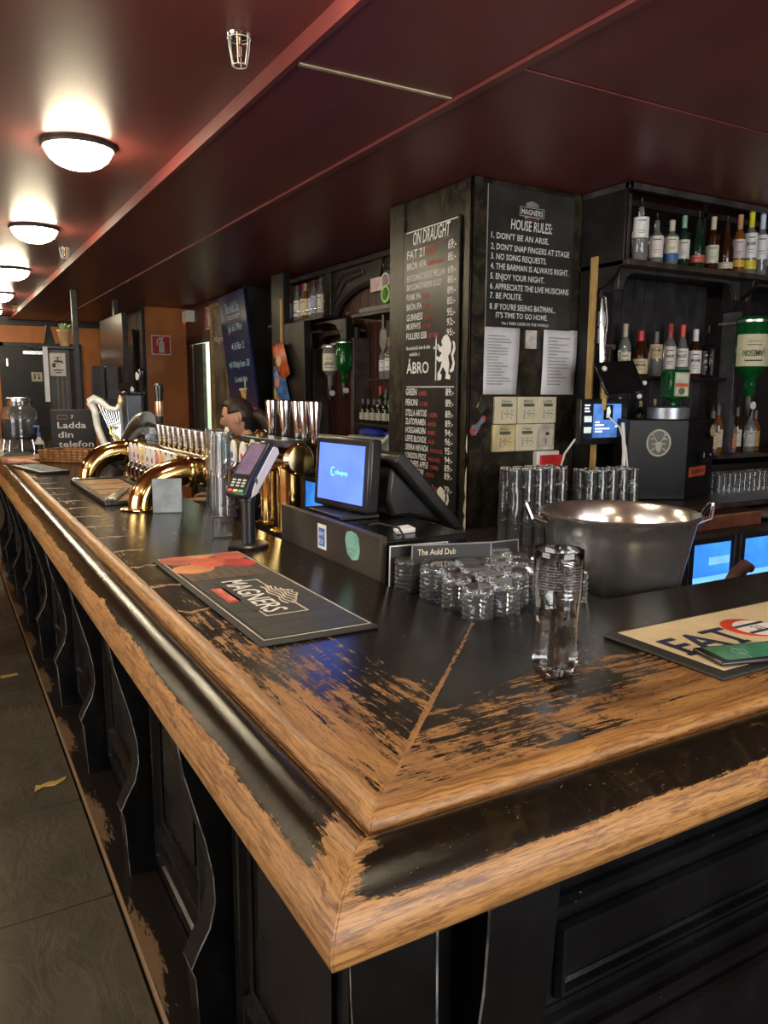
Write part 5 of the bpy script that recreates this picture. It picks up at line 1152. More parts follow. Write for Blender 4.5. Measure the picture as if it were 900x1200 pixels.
# handle of a scoop sticking up behind the bar
single('scoop_handle', MB().tube([(1.80, 1.30, 0.967), (1.815, 1.30, 1.02), (1.845, 1.30, 1.065), (1.88, 1.30, 1.085), (1.905, 1.30, 1.075)], [0.026, 0.024, 0.020, 0.018, 0.012], 14), mat('brown_leather', (0.10, 0.05, 0.045), 0.4),
       'curved brown handle rising behind the bar before the blue fridge', 'handle')

# ------------------------------------------------------------------ till screens and menus
cs = thing('customer_display', 'small black till display with a lit blue screen facing the bar', 'till screen', (0.96, 1.90, 1.2225))
mm = Matrix.Translation((0.955, 1.905, 1.325)) @ Matrix.Rotation(math.radians(7), 4, 'Z') @ Matrix.Rotation(math.radians(4), 4, 'Y')
part('case', MB().box(0, .038, -.135, .135, -.098, .100).xf(mm), M_BLKP, cs, bev=0.008)
part('top_edge', MB().box(.004, .034, -.130, .130, .1003, .102).xf(mm), mat('olive_edge', (0.20, 0.17, 0.12), 0.4), cs)
part('screen', MB().box(-.0012, 0.001, -.110, .112, -.078, .080).xf(mm), mat('lit_blue_screen', (0.07, 0.13, 0.62), 0.12, emit=1.0, var=0.12, vs=6), cs)
lo = text_mb([('oluepop', 0.006, -0.004, 0.013, 0.062, 'c')], (-.0016, 0, 0), *WX, off=0.0004)
pts = ell(0, 0, 0.011, 0.013, 20); flat_mb([(p[0] - 0.036, p[1] + .003) for p in pts[3:18]] + [(p[0] * .7 - 0.036, p[1] * .75 + .003) for p in pts[3:18][::-1]], (-.0016, 0, 0), *WX, mb=lo)
part('lettering', lo.xf(mm), mat('cyan_text', (0.15, 0.65, 0.85), 0.4, emit=1.0), cs, 0)
part('stand', MB().box(0.96, 1.0, 1.86, 1.94, 1.2225, 1.26).box(0.90, 1.02, 1.80, 2.0, 1.2105, 1.2225), M_BLKP, cs, bev=0.003)
bs = thing('till_touchscreen', 'large black till touchscreen seen from behind, leaning back', 'till screen', (1.12, 1.90, 1.2105))
part('screen_housing', MB().prism([(p[0] + .075, p[1] - .006) for p in [(0.965, 1.388), (0.985, 1.396), (1.175, 1.192), (1.170, 1.176), (1.150, 1.178), (1.03, 1.30), (0.98, 1.352), (0.958, 1.372)]], 0.32, 'Y', 1.74), mat('matte_black', (0.016, 0.016, 0.017), 0.36), bs, bev=0.005)
part('back_cover', MB().prism([(1.045, 1.352), (1.215, 1.186), (1.105, 1.212), (1.05, 1.212), (1.03, 1.26)], 0.24, 'Y', 1.78), M_BLKP, bs, bev=0.01)
part('cable', MB().tube([(0.90, 1.64, 1.225), (0.905, 1.60, 1.235), (0.93, 1.55, 1.23), (0.95, 1.535, 1.19), (0.95, 1.53, 1.14)], 0.003, 6), M_BLKP, bs)
def card(name, lab, O, X, Y, w_, h_, border=None, lines=(), group=None):
    t = thing(name, lab, 'menu', O, group)
    part('card', flat_mb(rect(0, w_, 0, h_), O, X, Y, t=0.002, off=-0.002), mat('menu_black', (0.012, 0.012, 0.013), 0.55), t)
    if border: part('border', frame_mb(0, w_, 0, h_, 0.003, O, X, Y), M_CHALK if border == 'w' else M_GREYINK, t, 0)
    if lines: lettering(lines, O, X, Y, M_CHALK, t)
    return t
GOLD = mat('cream_blackletter', (0.62, 0.55, 0.42), 0.6)
card('menu_card', 'upright black menu card with a white edge against the till box', (0.862, 1.480, 1.1045), (1, -0.10, 0), (0.03, 0.02, 1), 0.150, 0.100, 'w', [('Auld Dub', 0.03, 0.040, 0.006, 0.05)])
t = card('menu_card', 'folded black pub menu headed in gothic letters behind the tumblers', (0.893, 1.440, 1.1045), (1, -0.30, 0.0), (0.08, 0.05, 1), 0.19, 0.106, 'g', [('MENU', 0.020, 0.056, 0.010, 0.03)])
lettering([('The Auld Dub', 0.014, 0.082, 0.014, 0.090)], (0.893, 1.440, 1.1045), (1, -0.30, 0.0), (0.08, 0.05, 1), GOLD, t, 0.002)
card('menu_card', 'long black menu leaning behind the tumblers under the column', (1.085, 1.472, 1.1045), (1, -0.03, 0.0), (0.0, 0.06, 1), 0.145, 0.085, 'g', [('SNACKS', 0.03, 0.060, 0.006, 0.04), ('Nachos  Olives  Chips', 0.02, 0.045, 0.005, 0.08)])
single('paper_scrap', MB().prism([(0.93, 1.56), (0.99, 1.57), (1.0, 1.62), (0.95, 1.61)], 0.012, 'Z', 1.2105), M_PAPER, 'crumpled white scrap under the blue till display', 'paper', bev=0.003)

# ------------------------------------------------------------------ far end of the bar
bkx = thing('wicker_basket', 'low brown wicker basket standing on the far part of the bar', 'basket', (0.70, 4.98, 1.1204), local=True, rotz=math.radians(-42))
part('basket', MB().prism([(-.15, 0), (.15, 0), (.165, .075), (.155, .075), (.142, .01), (-.142, .01), (-.155, .075), (-.165, .075)], 0.005, 'Y', -.10).prism([(-.15, 0), (.15, 0), (.165, .075), (-.165, .075)], 0.005, 'Y', .095).box(-.15, .15, -.095, .095, 0, .008), M_WICKER, bkx)
for s in range(5):
    z = 0.008 + s * 0.015; e = 0.152 + 0.003 * s
    part('wicker_row', MB().tube([(-e, -.102, z), (e, -.102, z), (e, .102, z), (-e, .102, z), (-e, -.102, z)], 0.007, 8), M_WICKER, bkx)
for s in range(8):
    part('wicker_stake', MB().tube([(-.13 + s * .037, -.107, .004), (-.133 + s * .038, -.110, .078)], 0.0045, 6), mat('dark_wicker', (0.16, 0.07, 0.025), 0.6), bkx)
cbx = thing('charging_sign', 'black box sign with white words about charging behind the wicker basket', 'sign', (0.76, 5.30, 1.1204), local=True, rotz=math.radians(-12))
part('box', MB().box(-.14, .12, 0, .10, 0, .30), mat('sign_black', (0.014, 0.014, 0.014), 0.4), cbx, bev=0.003)
lettering([('Ladda', -.10, .185, .040, .17), ('din', -.10, .125, .040, .09), ('telefon', -.10, .065, .040, .21), ('7', -.02, .245, .022, .018)], (0, 0, 0), *WY, M_CHALK, cbx)
part('pill_mark', frame_mb(-.10, -.04, .240, .268, .004, (0, 0, 0), *WY), mat('rust_mark', (0.35, 0.12, 0.06), 0.5), cbx, 0)
dj = thing('drink_dispenser', 'large glass water dispenser jar on a wire stand, far left of the bar', 'dispenser', (0.50, 6.0, 1.1204))
c = (0.50, 6.0, 1.1204)
part('jar', MB().lathe([(.0005, .085), (.105, .085), (.118, .10), (.118, .26), (.105, .295), (.075, .315), (.075, .345)] + [(.072, .345), (.072, .315), (.102, .293), (.115, .26), (.115, .10), (.0005, .09)], c, 28, closed=True), M_SHEENGLASS, dj, 50)
part('water', MB().lathe([(.0005, .0905), (.112, .101), (.1145, .11), (.1145, .225), (.0005, .2255)], c, 28), mat('blue_tinted_water', (0.50, 0.68, 0.74), 0.05, trans=0.45, ior=1.33, var=0.0), dj)
part('lid', MB().lathe([(.0005, .346), (.079, .346), (.079, .368), (.0005, .374)], c, 24), M_STEEL, dj)
sw = MB()
for k in range(8):
    a = k * PI / 4; sw.tube([(c[0] + .115 * math.cos(a), c[1] + .115 * math.sin(a), c[2] + .0025), (c[0] + .10 * math.cos(a), c[1] + .10 * math.sin(a), c[2] + .083)], 0.003, 6)
for r, z in ((.115, .003), (.10, .082)): sw.tube([(c[0] + r * math.cos(t * PI / 12), c[1] + r * math.sin(t * PI / 12), c[2] + z) for t in range(25)], 0.003, 6, False)
part('wire_stand', sw, M_CHROME, dj)
for k, (x, y, cc, lab) in enumerate(((0.40, 5.62, (0.035, 0.07, 0.05), 'dark green menu folder lying flat by the dispenser'), (0.46, 5.30, (0.40, 0.12, 0.06), 'thin reddish menu lying on the bar by the dispenser'))):
    o = single('menu_folder', MB().box(-.11, .11, -.15, .15, 0, .008), mat('menu_col_%d' % k, cc, 0.5), lab, 'menu', bev=0.002); o.location = (x + 0.02, y, 1.1204 + 0.0); o.rotation_euler.z = 0.3 * k
fo = thing('tablet_folder', 'dark framed folder with a pale blue screen flat on the bar near the hand', 'tablet', (0.46, 4.50, 1.1204), local=True, rotz=math.radians(12))
part('frame', MB().box(-.075, .075, -.23, .23, 0, .014), M_BLKP, fo, bev=0.003)
part('screen', MB().box(-.045, .045, -.16, .17, .014, .0148), mat('pale_blue_panel', (0.16, 0.26, 0.32), 0.2), fo)
sb = thing('spray_bottle', 'tall white pump bottle standing beside the wicker basket', 'bottle', (0.545, 5.28, 1.1204))
c = (0.545, 5.28, 1.1204)
part('body', MB().lathe([(.0005, 0), (.026, 0), (.028, .01), (.028, .10), (.012, .125), (.010, .135)], c, 16), M_WHITE, sb)
part('pump', MB().lathe([(.012, .135), (.012, .16), (.005, .165), (.005, .20)], c, 12).box(c[0] - .03, c[0] + .008, c[1] - .006, c[1] + .006, c[2] + .195, c[2] + .206), mat('blue_pump', (0.12, 0.16, 0.45), 0.4), sb)
part('label', MB().arcpatch(c, .0283, .03, .09, 3.3, 5.5), M_BLKP, sb)
c2 = thing('glass_bowl', 'small cut glass bowl in front of the charging sign', 'bowl', (0.60, 5.12, 1.1204))
c = (0.60, 5.12, 1.1204)
part('bowl', MB().lathe([(.0005, 0), (.03, 0), (.033, .006), (.048, .04), (.052, .075), (.049, .075), (.045, .042), (.028, .010), (.0005, .008)], c, 18, closed=True), M_GLASS, c2)
wr = thing('wire_rack', 'chrome wire rack holding glasses behind the harp tap', 'rack', (0.86, 5.95, 1.1204))
rw = MB()
for k in range(9): rw.tube([(0.74 + k * .03, 5.75, 1.1225), (0.74 + k * .03, 5.75, 1.38)], 0.003, 6).tube([(0.74 + k * .03, 5.99, 1.1225), (0.74 + k * .03, 5.99, 1.38)], 0.003, 6)
for z in (1.124, 1.25, 1.38): rw.tube([(0.735, 5.75, z), (0.985, 5.75, z), (0.985, 5.99, z), (0.735, 5.99, z), (0.735, 5.75, z)], 0.004, 6)
part('wire_frame', rw, M_CHROME, wr)
part('top_plate', MB().box(0.72, 1.0, 5.74, 6.0, 1.385, 1.395), M_GREYMET, wr)
for k in range(4):
    o = part('wine_glass', MB().lathe([(.0005, 0), (.03, 0), (.028, .003), (.004, .008), (.004, .07), (.025, .09), (.034, .13), (.028, .18), (.026, .18), (.032, .13), (.022, .092), (.0005, .076)], (0, 0, 0), 14, closed=True) if k == 0 else MB(), M_GLASS, None) if k == 0 else wg.copy()
    if k == 0: wg = o
    else: COL.objects.link(o)
    o.location = (0.79 + (k % 2) * 0.12, 5.83 + (k // 2) * 0.09, 1.129 if False else 1.1204)
    solo(o, 'stemmed glass inside the chrome wire rack, ' + ('front left', 'front right', 'back left', 'back right')[k], 'glass', 'stemmed glasses in the wire rack')

# service post with tap-water sign, plant and folded board
pc = thing('service_post', 'narrow dark wooden cupboard post behind the far bar with a shelf top', 'cupboard', (0.99, 7.62, 0))
part('body', MB().box(0.90, 1.07, 7.52, 7.72, 0, 1.90), M_CAB, pc, bev=0.004)
part('top', MB().box(0.84, 1.11, 7.48, 7.76, 1.90, 1.925), M_CAB, pc, bev=0.004)
for k in range(3): part('slat', MB().box(0.945 + k * .04, 0.965 + k * .04, 7.505, 7.52, 1.12, 1.66), mat('grey_slat', (0.09, 0.075, 0.06), 0.5), pc, bev=0.002)
wsn = single('water_sign', MB().box(0.90, 1.03, 7.495, 7.515, 1.665, 1.865), mat('beige_sign', (0.50, 0.46, 0.40), 0.5), 'beige sign with black tap and cup pictogram on the service post', 'sign')
tp_ = MB()
for pl in ([(-.03, .135), (.035, .135), (.04, .125), (.05, .11), (.038, .11), (.03, .12), (-.03, .12)], rect(-.005, .005, .135, .16), rect(-.02, .02, .158, .165), rect(-.045, -.018, .075, .11), rect(-.04, .045, .045, .055), rect(-.02, .03, .025, .033)):
    flat_mb(pl, (0, -0.0105, 0), *WY, mb=tp_)
part('pictogram', tp_, M_INK, wsn, 0)
single('receipt_strip', MB().box(0.845, 0.885, 7.47, 7.476, 1.44, 1.915), M_PAPER, 'long white paper strip hanging from the service post shelf', 'paper')
pp = thing('potted_succulent', 'small green succulent in a tan pot on the service post', 'plant', (1.045, 7.60, 1.9255))
c = (1.045, 7.60, 1.9255)
part('pot', MB().lathe([(.0005, 0), (.040, 0), (.052, .13), (.058, .13), (.058, .15), (.046, .15), (.044, .135), (.0005, .135)], c, 20), mat('tan_pot', (0.48, 0.30, 0.15), 0.7), pp)
for k in range(12):
    a = k * 2.4; r = 0.02 + 0.05 * (k % 3) / 2
    part('leaf', MB().tube([(c[0], c[1], c[2] + .14), (c[0] + r * .6 * math.cos(a), c[1] + r * .6 * math.sin(a), c[2] + .175), (c[0] + r * math.cos(a), c[1] + r * math.sin(a), c[2] + .215 - r * .3)], [.012, .014, .002], 8), mat('succulent_green', (0.22, 0.33, 0.14), 0.5), pp)
af = thing('table_tent', 'black folded table board standing beside the small plant', 'sign', (0.91, 7.60, 1.9255))
part('leaf_board', MB().hexa([(0.86, 7.50, 1.9255), (0.955, 7.50, 1.9255), (0.955, 7.51, 1.9255), (0.86, 7.51, 1.9255), (0.90, 7.55, 2.12), (0.91, 7.55, 2.12), (0.91, 7.56, 2.12), (0.90, 7.56, 2.12)]), M_BLKP, af)
part('leaf_board', MB().hexa([(0.955, 7.50, 1.9255), (0.99, 7.68, 1.9255), (0.98, 7.685, 1.9255), (0.945, 7.505, 1.9255), (0.905, 7.55, 2.12), (0.94, 7.68, 2.12), (0.93, 7.685, 2.12), (0.895, 7.555, 2.12)]), mat('table_tent_side', (0.06, 0.055, 0.05), 0.4), af)
single('roof_post', MB().box(1.27, 1.325, 8.60, 8.66, 0, ZS), M_CAB, 'slim dark post running from floor to ceiling near the far door', 'post', bev=0.004)
tv = thing('television', 'large dark screen hanging edge-on beyond the far taps', 'television', (1.80, 9.2, 1.75))
part('screen', MB().box(1.78, 1.84, 8.72, 10.0, 1.62, 2.36), mat('tv_dark', (0.022, 0.017, 0.015), 0.22), tv, bev=0.006)
part('ceiling_mount', MB().box(1.82, 1.86, 9.3, 9.4, 2.36, ZS + 0.02), M_BLKP, tv)
tv = thing('television', 'second dark screen on the weathered plank wall', 'television', (2.25, 10.9, 1.5))
part('screen', MB().box(2.21, 2.25, 10.25, 11.6, 1.55, 2.30), mat('tv_dark', (0.022, 0.017, 0.015), 0.22), tv, bev=0.006)
part('wall_mount', MB().box(2.25, 2.286, 10.7, 11.1, 1.8, 2.0), M_BLKP, tv)
sk = thing('wall_speaker', 'grey black loudspeaker box on a low stand below the hanging screen', 'speaker', (1.62, 9.0, 0))
part('cabinet', MB().box(1.50, 1.62, 8.95, 9.1, 1.44, 1.80).box(1.64, 1.76, 8.95, 9.1, 1.44, 1.80), mat('speaker_grey', (0.05, 0.05, 0.055), 0.5), sk, bev=0.006)
part('stand', MB().box(1.55, 1.72, 8.98, 9.08, 0, 1.44), M_BLKP, sk)
single('light_switch', MB().box(0.80, 0.855, Y1 - 0.016, Y1 - 0.001, 2.29, 2.40), M_CREAM, 'cream wall switch above the far door at the left edge', 'switch', bev=0.002)
wc = single('wc_sign', MB().box(1.28, 1.43, Y1 - 0.032, Y1 - 0.0205, 1.66, 1.80), mat('beige_sign', (0.50, 0.46, 0.40), 0.5), 'small beige toilet sign on the black far door', 'sign', bev=0.003)
part('pictogram', flat_mb(ell(-.03, .10, .012, .012, 10), (0, -0.0062, 0), *WY).merge(flat_mb(rect(-.04, -.02, .04, .085), (0, -0.0062, 0), *WY)).merge(flat_mb(ell(.03, .10, .012, .012, 10), (0, -0.0062, 0), *WY)).merge(flat_mb([(.03, .09), (.012, .04), (.048, .04)], (0, -0.0062, 0), *WY)), M_INK, wc, 0)
def ext_sign(O, X, Y, w_, h_, lab):
    t = thing('extinguisher_sign', lab, 'sign', O)
    part('plate', flat_mb(rect(0, w_, 0, h_), O, X, Y, t=0.004), M_WHITE, t)
    part('red_field', flat_mb(rect(.06 * w_, .94 * w_, .06 * h_, .94 * h_), O, X, Y, t=0.001, off=0.0045), M_RED, t)
    a = flat_mb([(p[0] * w_, p[1] * h_) for p in ((.38, .12), (.66, .12), (.66, .62), (.58, .72), (.58, .80), (.46, .80), (.46, .72), (.38, .62))], O, X, Y, t=0.0006, off=0.0058)
    flat_mb([(p[0] * w_, p[1] * h_) for p in ((.46, .80), (.64, .84), (.64, .90), (.40, .88), (.28, .74), (.26, .50), (.32, .50), (.34, .70), (.44, .80))], O, X, Y, t=0.0006, off=0.0058, mb=a)
    part('pictogram', a, M_WHITE, t, 0)
ext_sign((2.36, 9.895, 1.975), (1, 0, 0), (0, 0, 1), 0.24, 0.24, 'square red fire extinguisher sign on the orange wall')
ext_sign((2.798, 9.06, 2.24), (0, -1, 0), (0, 0, 1), 0.24, 0.25, 'red sign above the corridor doorway, half behind the poster frame')
el = thing('emergency_light', 'white box light high on the wall above the doorway', 'light', (2.76, 9.70, 2.40))
part('box', MB().box(2.70, 2.80, 9.50, 9.72, 2.36, 2.50), M_WHITE, el, bev=0.006)
part('indicator', MB().ball((2.72, 9.68, 2.352), 0.012, 8, 6), mat('red_led', (0.8, 0.02, 0.02), 0.4, emit=0.3), el)
so = single('wall_socket', MB().box(2.345, 2.47, 9.885, 9.8995, 0.96, 1.13), mat('pale_green_plate', (0.40, 0.45, 0.38), 0.5), 'pale grey-green plate low on the orange wall behind the tap handle', 'switch', bev=0.003)
pf = thing('poster_frame', 'tan wooden glazed poster frame beside the corridor doorway', 'frame', (2.78, 8.55, 1.0))
part('frame', MB().box(2.76, 2.80, 8.74, 8.80, 0.9, 2.50).box(2.76, 2.80, 8.20, 8.26, 0.9, 2.50).box(2.76, 2.80, 8.26, 8.74, 2.45, 2.50).box(2.76, 2.80, 8.26, 8.74, 0.9, 0.95), mat('tan_frame', (0.34, 0.21, 0.10), 0.5, var=0.3), pf, bev=0.003)
part('poster', MB().box(2.785, 2.79, 8.26, 8.74, 0.95, 2.45), mat('faded_poster', (0.16, 0.14, 0.10), 0.4, var=0.6, vs=4), pf)
lettering([('Magners', 0.02, 2.08, 0.07, 0.42)], (2.785, 8.74, 0), *WX, M_CHALK, pf)
# tall blue menu board
mb_ = thing('blue_menu_board', 'tall dark blue drinks board with a cocktail picture, leaning sideways', 'board', (2.70, 7.6, 1.35))
Xb = Vector((0, -1, 0.03)); Yb = Vector((0, 0.30, 1.0)); O = (2.66, 8.20, 2.50 - 1.26)
O = Vector((2.62, 8.05, 2.50)) - Yb.normalized() * 1.26
part('board', flat_mb(rect(0, 0.76, 0, 1.25), O, Xb, Yb, t=0.02, off=-0.02), mat('board_navy', (0.012, 0.022, 0.085), 0.3), mb_)
lettering([('The Auld Dub', .38, 1.05, .11, .40, 'c'), ('Jul öl 79kr', .40, .86, .075, .42, 'c'), ('4 öl för 2', .42, .67, .075, .36, 'c'), ('4cl Whisky from 120', .40, .49, .07, .58, 'c'), ('Cocktails 99kr', .40, .34, .055, .36, 'c')], O, Xb, Yb, mat('pale_blue_letters', (0.45, 0.66, 0.82), 0.6), mb_)
part('rule_line', flat_mb(rect(.2, .58, 1.01, 1.018), O, Xb, Yb).merge(flat_mb(rect(.24, .54, .985, .992), O, Xb, Yb)), M_CHALK, mb_, 0)
st_ = MB()
for k in range(7): flat_mb([(.12 + k * .085, .02), (.14 + k * .085, .02), (.13 + k * .085, .30 - .03 * abs(3 - k))], O, Xb, Yb, mb=st_)
part('purple_streaks', st_, mat('purple_print', (0.25, 0.03, 0.14), 0.5), mb_, 0)
part('pink_field', flat_mb(rect(.40, .755, .0, .08), O, Xb, Yb, off=.001), mat('pink_print2', (0.50, 0.05, 0.20), 0.5), mb_, 0)
part('cocktail_print', flat_mb([(.33, .26), (.51, .26), (.43, .10), (.41, .10)], O, Xb, Yb, off=.0014), mat('cocktail_yellow', (0.70, 0.48, 0.06), 0.5), mb_, 0)
part('glass_print', flat_mb([(.31, .275), (.53, .275), (.53, .255), (.31, .255)], O, Xb, Yb, off=.002).merge(flat_mb(rect(.414, .430, .0, .10), O, Xb, Yb, off=.002)), mat('pale_glass_print', (0.60, 0.66, 0.75), 0.5), mb_, 0)
part('lemon_print', flat_mb([(.47, .27), (.51, .27), (.52, .35), (.49, .36)], O, Xb, Yb, off=.0024), mat('lemon_print', (0.60, 0.60, 0.25), 0.5), mb_, 0)
part('hanger', MB().box(2.665, 2.80, 8.0, 8.03, 2.46, 2.50), M_BLKP, mb_)

# ------------------------------------------------------------------ left back bar (behind the long bar)
lb = thing('arched_back_bar', 'dark carved back bar with an arch over a red wood panel, left of the column', 'cabinet', (2.9, 5.5, 0))
part('end_post', MB().box(2.64, 2.70, 6.34, 6.62, 0, 2.545), M_CAB, lb, bev=0.004)
part('end_panel', MB().box(2.64, 2.70, 5.92, 6.335, 0.95, 2.11), M_CAB, lb, bev=0.004)
part('end_post', MB().box(2.66, 2.96, 7.30, 7.38, 0, 2.545).box(2.90, 2.96, 7.0, 7.30, 0, 2.545), M_CAB, lb, bev=0.004)
cy, cz_, rx_, rz_ = 5.22, 2.10, 0.64, 0.24
poly = [(3.9, 2.54), (3.9, 2.10), (cy - rx_, cz_)] + [(cy - rx_ * math.cos(t * PI / 20), cz_ + rz_ * math.sin(t * PI / 20)) for t in range(1, 20)] + [(cy + rx_, cz_), (6.15, 2.10), (6.15, 2.54)]
part('arch_board', MB().prism(poly, 0.03, 'X', 2.90), mat('arch_black', (0.030, 0.026, 0.021), 0.38, var=0.3), lb, 30, bev=0.004)
am = [(2.895, cy - (rx_ + .03) * math.cos(t * PI / 20), cz_ + (rz_ + .02) * math.sin(t * PI / 20)) for t in range(21)]
part('arch_moulding', MB().tube(am, 0.012, 8), mat('arch_black', (0.030, 0.026, 0.021), 0.38), lb)
part('keystone', MB().prism([(5.10, 2.36), (5.19, 2.36), (5.20, 2.50), (5.06, 2.50)], 0.03, 'X', 2.875), mat('arch_black', (0.030, 0.026, 0.021), 0.38), lb, bev=0.004)
for s in (1, -1):
    part('spandrel_moulding', MB().tube([(2.895, cy + s * .16, 2.46), (2.895, cy + s * .50, 2.46), (2.895, cy + s * .72, 2.30), (2.895, cy + s * .66, 2.26), (2.895, cy + s * .46, 2.40), (2.895, cy + s * .16, 2.43), (2.895, cy + s * .16, 2.46)], 0.010, 6), mat('arch_black', (0.030, 0.026, 0.021), 0.38), lb)
part('cornice', MB().box(2.86, 2.90, 3.9, 6.95, 2.50, 2.545), mat('arch_black', (0.030, 0.026, 0.021), 0.38), lb, bev=0.006)
for k in range(24):
    y = 3.90 + k * 0.125
    part('plank', MB().box(2.945, 2.965, y, y + 0.12, 0.95, 2.53), M_DKWOOD, lb, bev=0.002)
part('stile', MB().box(2.86, 2.92, 5.88, 5.98, 2.10, 2.50), mat('arch_black', (0.030, 0.026, 0.021), 0.38), lb, bev=0.004)
part('shelf_board', MB().box(2.705, 2.945, 5.70, 6.88, 2.115, 2.14), M_CAB, lb, bev=0.004)
part('shelf_rail', MB().box(2.708, 2.714, 5.75, 6.30, 2.20, 2.206), M_STEEL, lb)
part('curved_bracket', MB().prism([(y - .23, z) for y, z in [(5.62, 2.10), (5.95, 2.10), (6.5, 2.10), (6.5, 2.02), (6.35, 2.06), (5.95, 2.08), (5.80, 2.05), (5.72, 1.98), (5.70, 1.92), (5.62, 1.92)]], 0.06, 'X', 2.75), M_CAB, lb, 30, bev=0.006)
# niche with the upside down bottles
for ya, yb, z in ((5.36, 5.41, 1.95), (6.10, 6.16, 1.90)): part('niche_stile', MB().box(2.80, 2.945, ya, yb, 0.95, z), mat('niche_stile', (0.07, 0.06, 0.055), 0.35, var=0.3), lb, bev=0.004)
part('niche_head', MB().prism([(y - .25, z) for y, z in [(5.60, 1.95), (5.60, 2.03), (6.42, 2.03), (6.42, 1.88), (6.30, 1.90), (6.24, 1.96), (6.15, 1.99), (5.9, 1.99), (5.75, 1.96)]], 0.03, 'X', 2.82), mat('arch_black', (0.030, 0.026, 0.021), 0.38), lb, 30, bev=0.004)
part('shelf_board', MB().box(2.62, 2.945, 4.25, 4.98, 1.30, 1.32).box(2.72, 2.945, 4.3, 4.98, 1.62, 1.635).box(2.62, 2.945, 4.40, 5.05, 2.06, 2.085), M_CAB, lb, bev=0.003)
lc = thing('left_back_counter', 'dark counter and blue lit fridge behind the long bar', 'counter', (2.75, 5.5, 0))
part('worktop', MB().box(2.56, 2.945, 3.95, 6.88, 0.90, 0.935), mat('worn_counter', (0.035, 0.028, 0.024), 0.3, var=0.4), lc, bev=0.004)
part('casing', MB().box(2.62, 2.945, 3.95, 6.88, 0, 0.08).box(2.62, 2.945, 3.95, 6.88, 0.84, 0.90).box(2.92, 2.945, 3.95, 6.88, 0.08, 0.84), M_BLKP, lc)
part('lit_lining', MB().box(2.90, 2.92, 3.97, 6.86, 0.08, 0.84), BLUE, lc)
for k in range(6):
    y0 = 3.97 + k * 0.485
    o = part('door', MB().box(2.58, 2.62, y0, y0 + .04, .08, .86).box(2.58, 2.62, y0 + .44, y0 + .48, .08, .86).box(2.58, 2.62, y0 + .04, y0 + .44, .82, .86).box(2.58, 2.62, y0 + .04, y0 + .44, .08, .12), M_BLKP, lc, bev=0.003)
    part('pane', MB().box(2.60, 2.605, y0 + .04, y0 + .44, .12, .82), mat('door_glass', (0.92, 0.95, 1.0), 0.02, trans=1.0, var=0.0), o)
    part('edge_light', MB().box(2.625, 2.64, y0 + .05, y0 + .10, .12, .82), PALE, o)
# bottles of the left back bar
G3 = 'bottles on the high shelf of the left back bar'
for k in range(8):
    y = 6.50 - k * 0.086
    bottle(2.765 + 0.02 * (k % 2), y, 2.1405, (.27, .28, .29, .30, .29, .28, .30, .31)[k], .034, (CLD, CLD, CLD, CLD, M_AMB, CLD, CLD, CLD)[k], ((.6, .6, .6), (.62, .62, .6), (.68, .68, .66), (.66, .6, .5), (.62, .55, .35), (.7, .7, .7), (.35, .4, .55), (.6, .55, .45))[k],
           ((.05, .05, .05), (.2, .25, .2), (.1, .1, .1), (.45, .04, .04), (.4, .3, .15), (.05, .05, .05), (.06, .06, .06), (.1, .1, .1))[k],
           '%s bottle from the far end of the high shelf left of the arch' % ('first', 'second', 'third', 'red-capped fourth', 'amber fifth', 'sixth', 'seventh', 'nearest, eighth')[k], G3, (.12, .58), toward=PI + .5, seg=12)
optic(2.75, 5.66, 1.58, 0.33, 0.062, CLD, (0.62, 0.60, 0.48), 'GRANT', 'clear upside down bottle with cream label in the arched niche', toward=PI + .9, grp='upside down bottles in the left niche')
optic(2.75, 5.42, 1.60, 0.33, 0.062, M_GREENG, None, None, 'green upside down bottle in the niche left of the column', toward=PI + .9, grp='upside down bottles in the left niche')
G4 = 'bottles on the stepped shelves left of the column'
for k, (y, z, h, gm, lb_, cp) in enumerate(((4.90, 1.3205, .26, M_DKG, (.60, .55, .45), (.50, .04, .05)), (4.82, 1.3205, .24, M_DKG, (.62, .58, .48), (.08, .08, .08)), (4.74, 1.3205, .25, CLD, (.55, .55, .55), (.05, .05, .05)), (4.66, 1.3205, .25, CLD, (.5, .55, .6), (.1, .1, .1)),
                                            (4.58, 1.3205, .25, M_DKG, (.6, .6, .6), (.1, .1, .1)), (4.50, 1.3205, .25, CLD, (.6, .6, .6), (.1, .1, .1)), (4.86, 1.6355, .26, CLD, (.68, .58, .60), (.20, .20, .18)), (4.78, 1.6355, .28, CLD, (.70, .66, .62), (.42, .14, .10)), (4.70, 1.6355, .27, CLD, (.70, .72, .76), (.5, .5, .45)), (4.62, 1.6355, .28, CLD, (.72, .72, .72), (.1, .1, .1)))):
    bottle(2.78, y, z, h, .033, gm, lb_, cp, '%s bottle from the far end, %s shelf left of the column' % (('red-capped first', 'second', 'third', 'fourth', 'fifth', 'sixth', 'first', 'second', 'third', 'fourth')[k], 'lower' if z < 1.5 else 'upper'), G4, (.2, .5), toward=PI + .6, seg=12)
for k in range(6):
    bottle(2.68, 4.98 - k * 0.082, 1.3205, .17, .026, (M_DKG, M_BRN)[k % 2], (.45, .42, .36), (.1, .1, .1), '%s small beer bottle from the far end, front row left of the column' % ORD[k], 'small bottles in front of the stepped shelves', (.15, .45), toward=PI + .6, seg=12)
tr_ = thing('plastic_tray', 'grey plastic tub with blue bags behind the till screens', 'tub', (2.66, 4.65, 1.06))
part('tub', MB().box(2.57, 2.80, 4.35, 5.02, 1.10, 1.235), mat('grey_tub', (0.38, 0.41, 0.40), 0.4), tr_, bev=0.01)
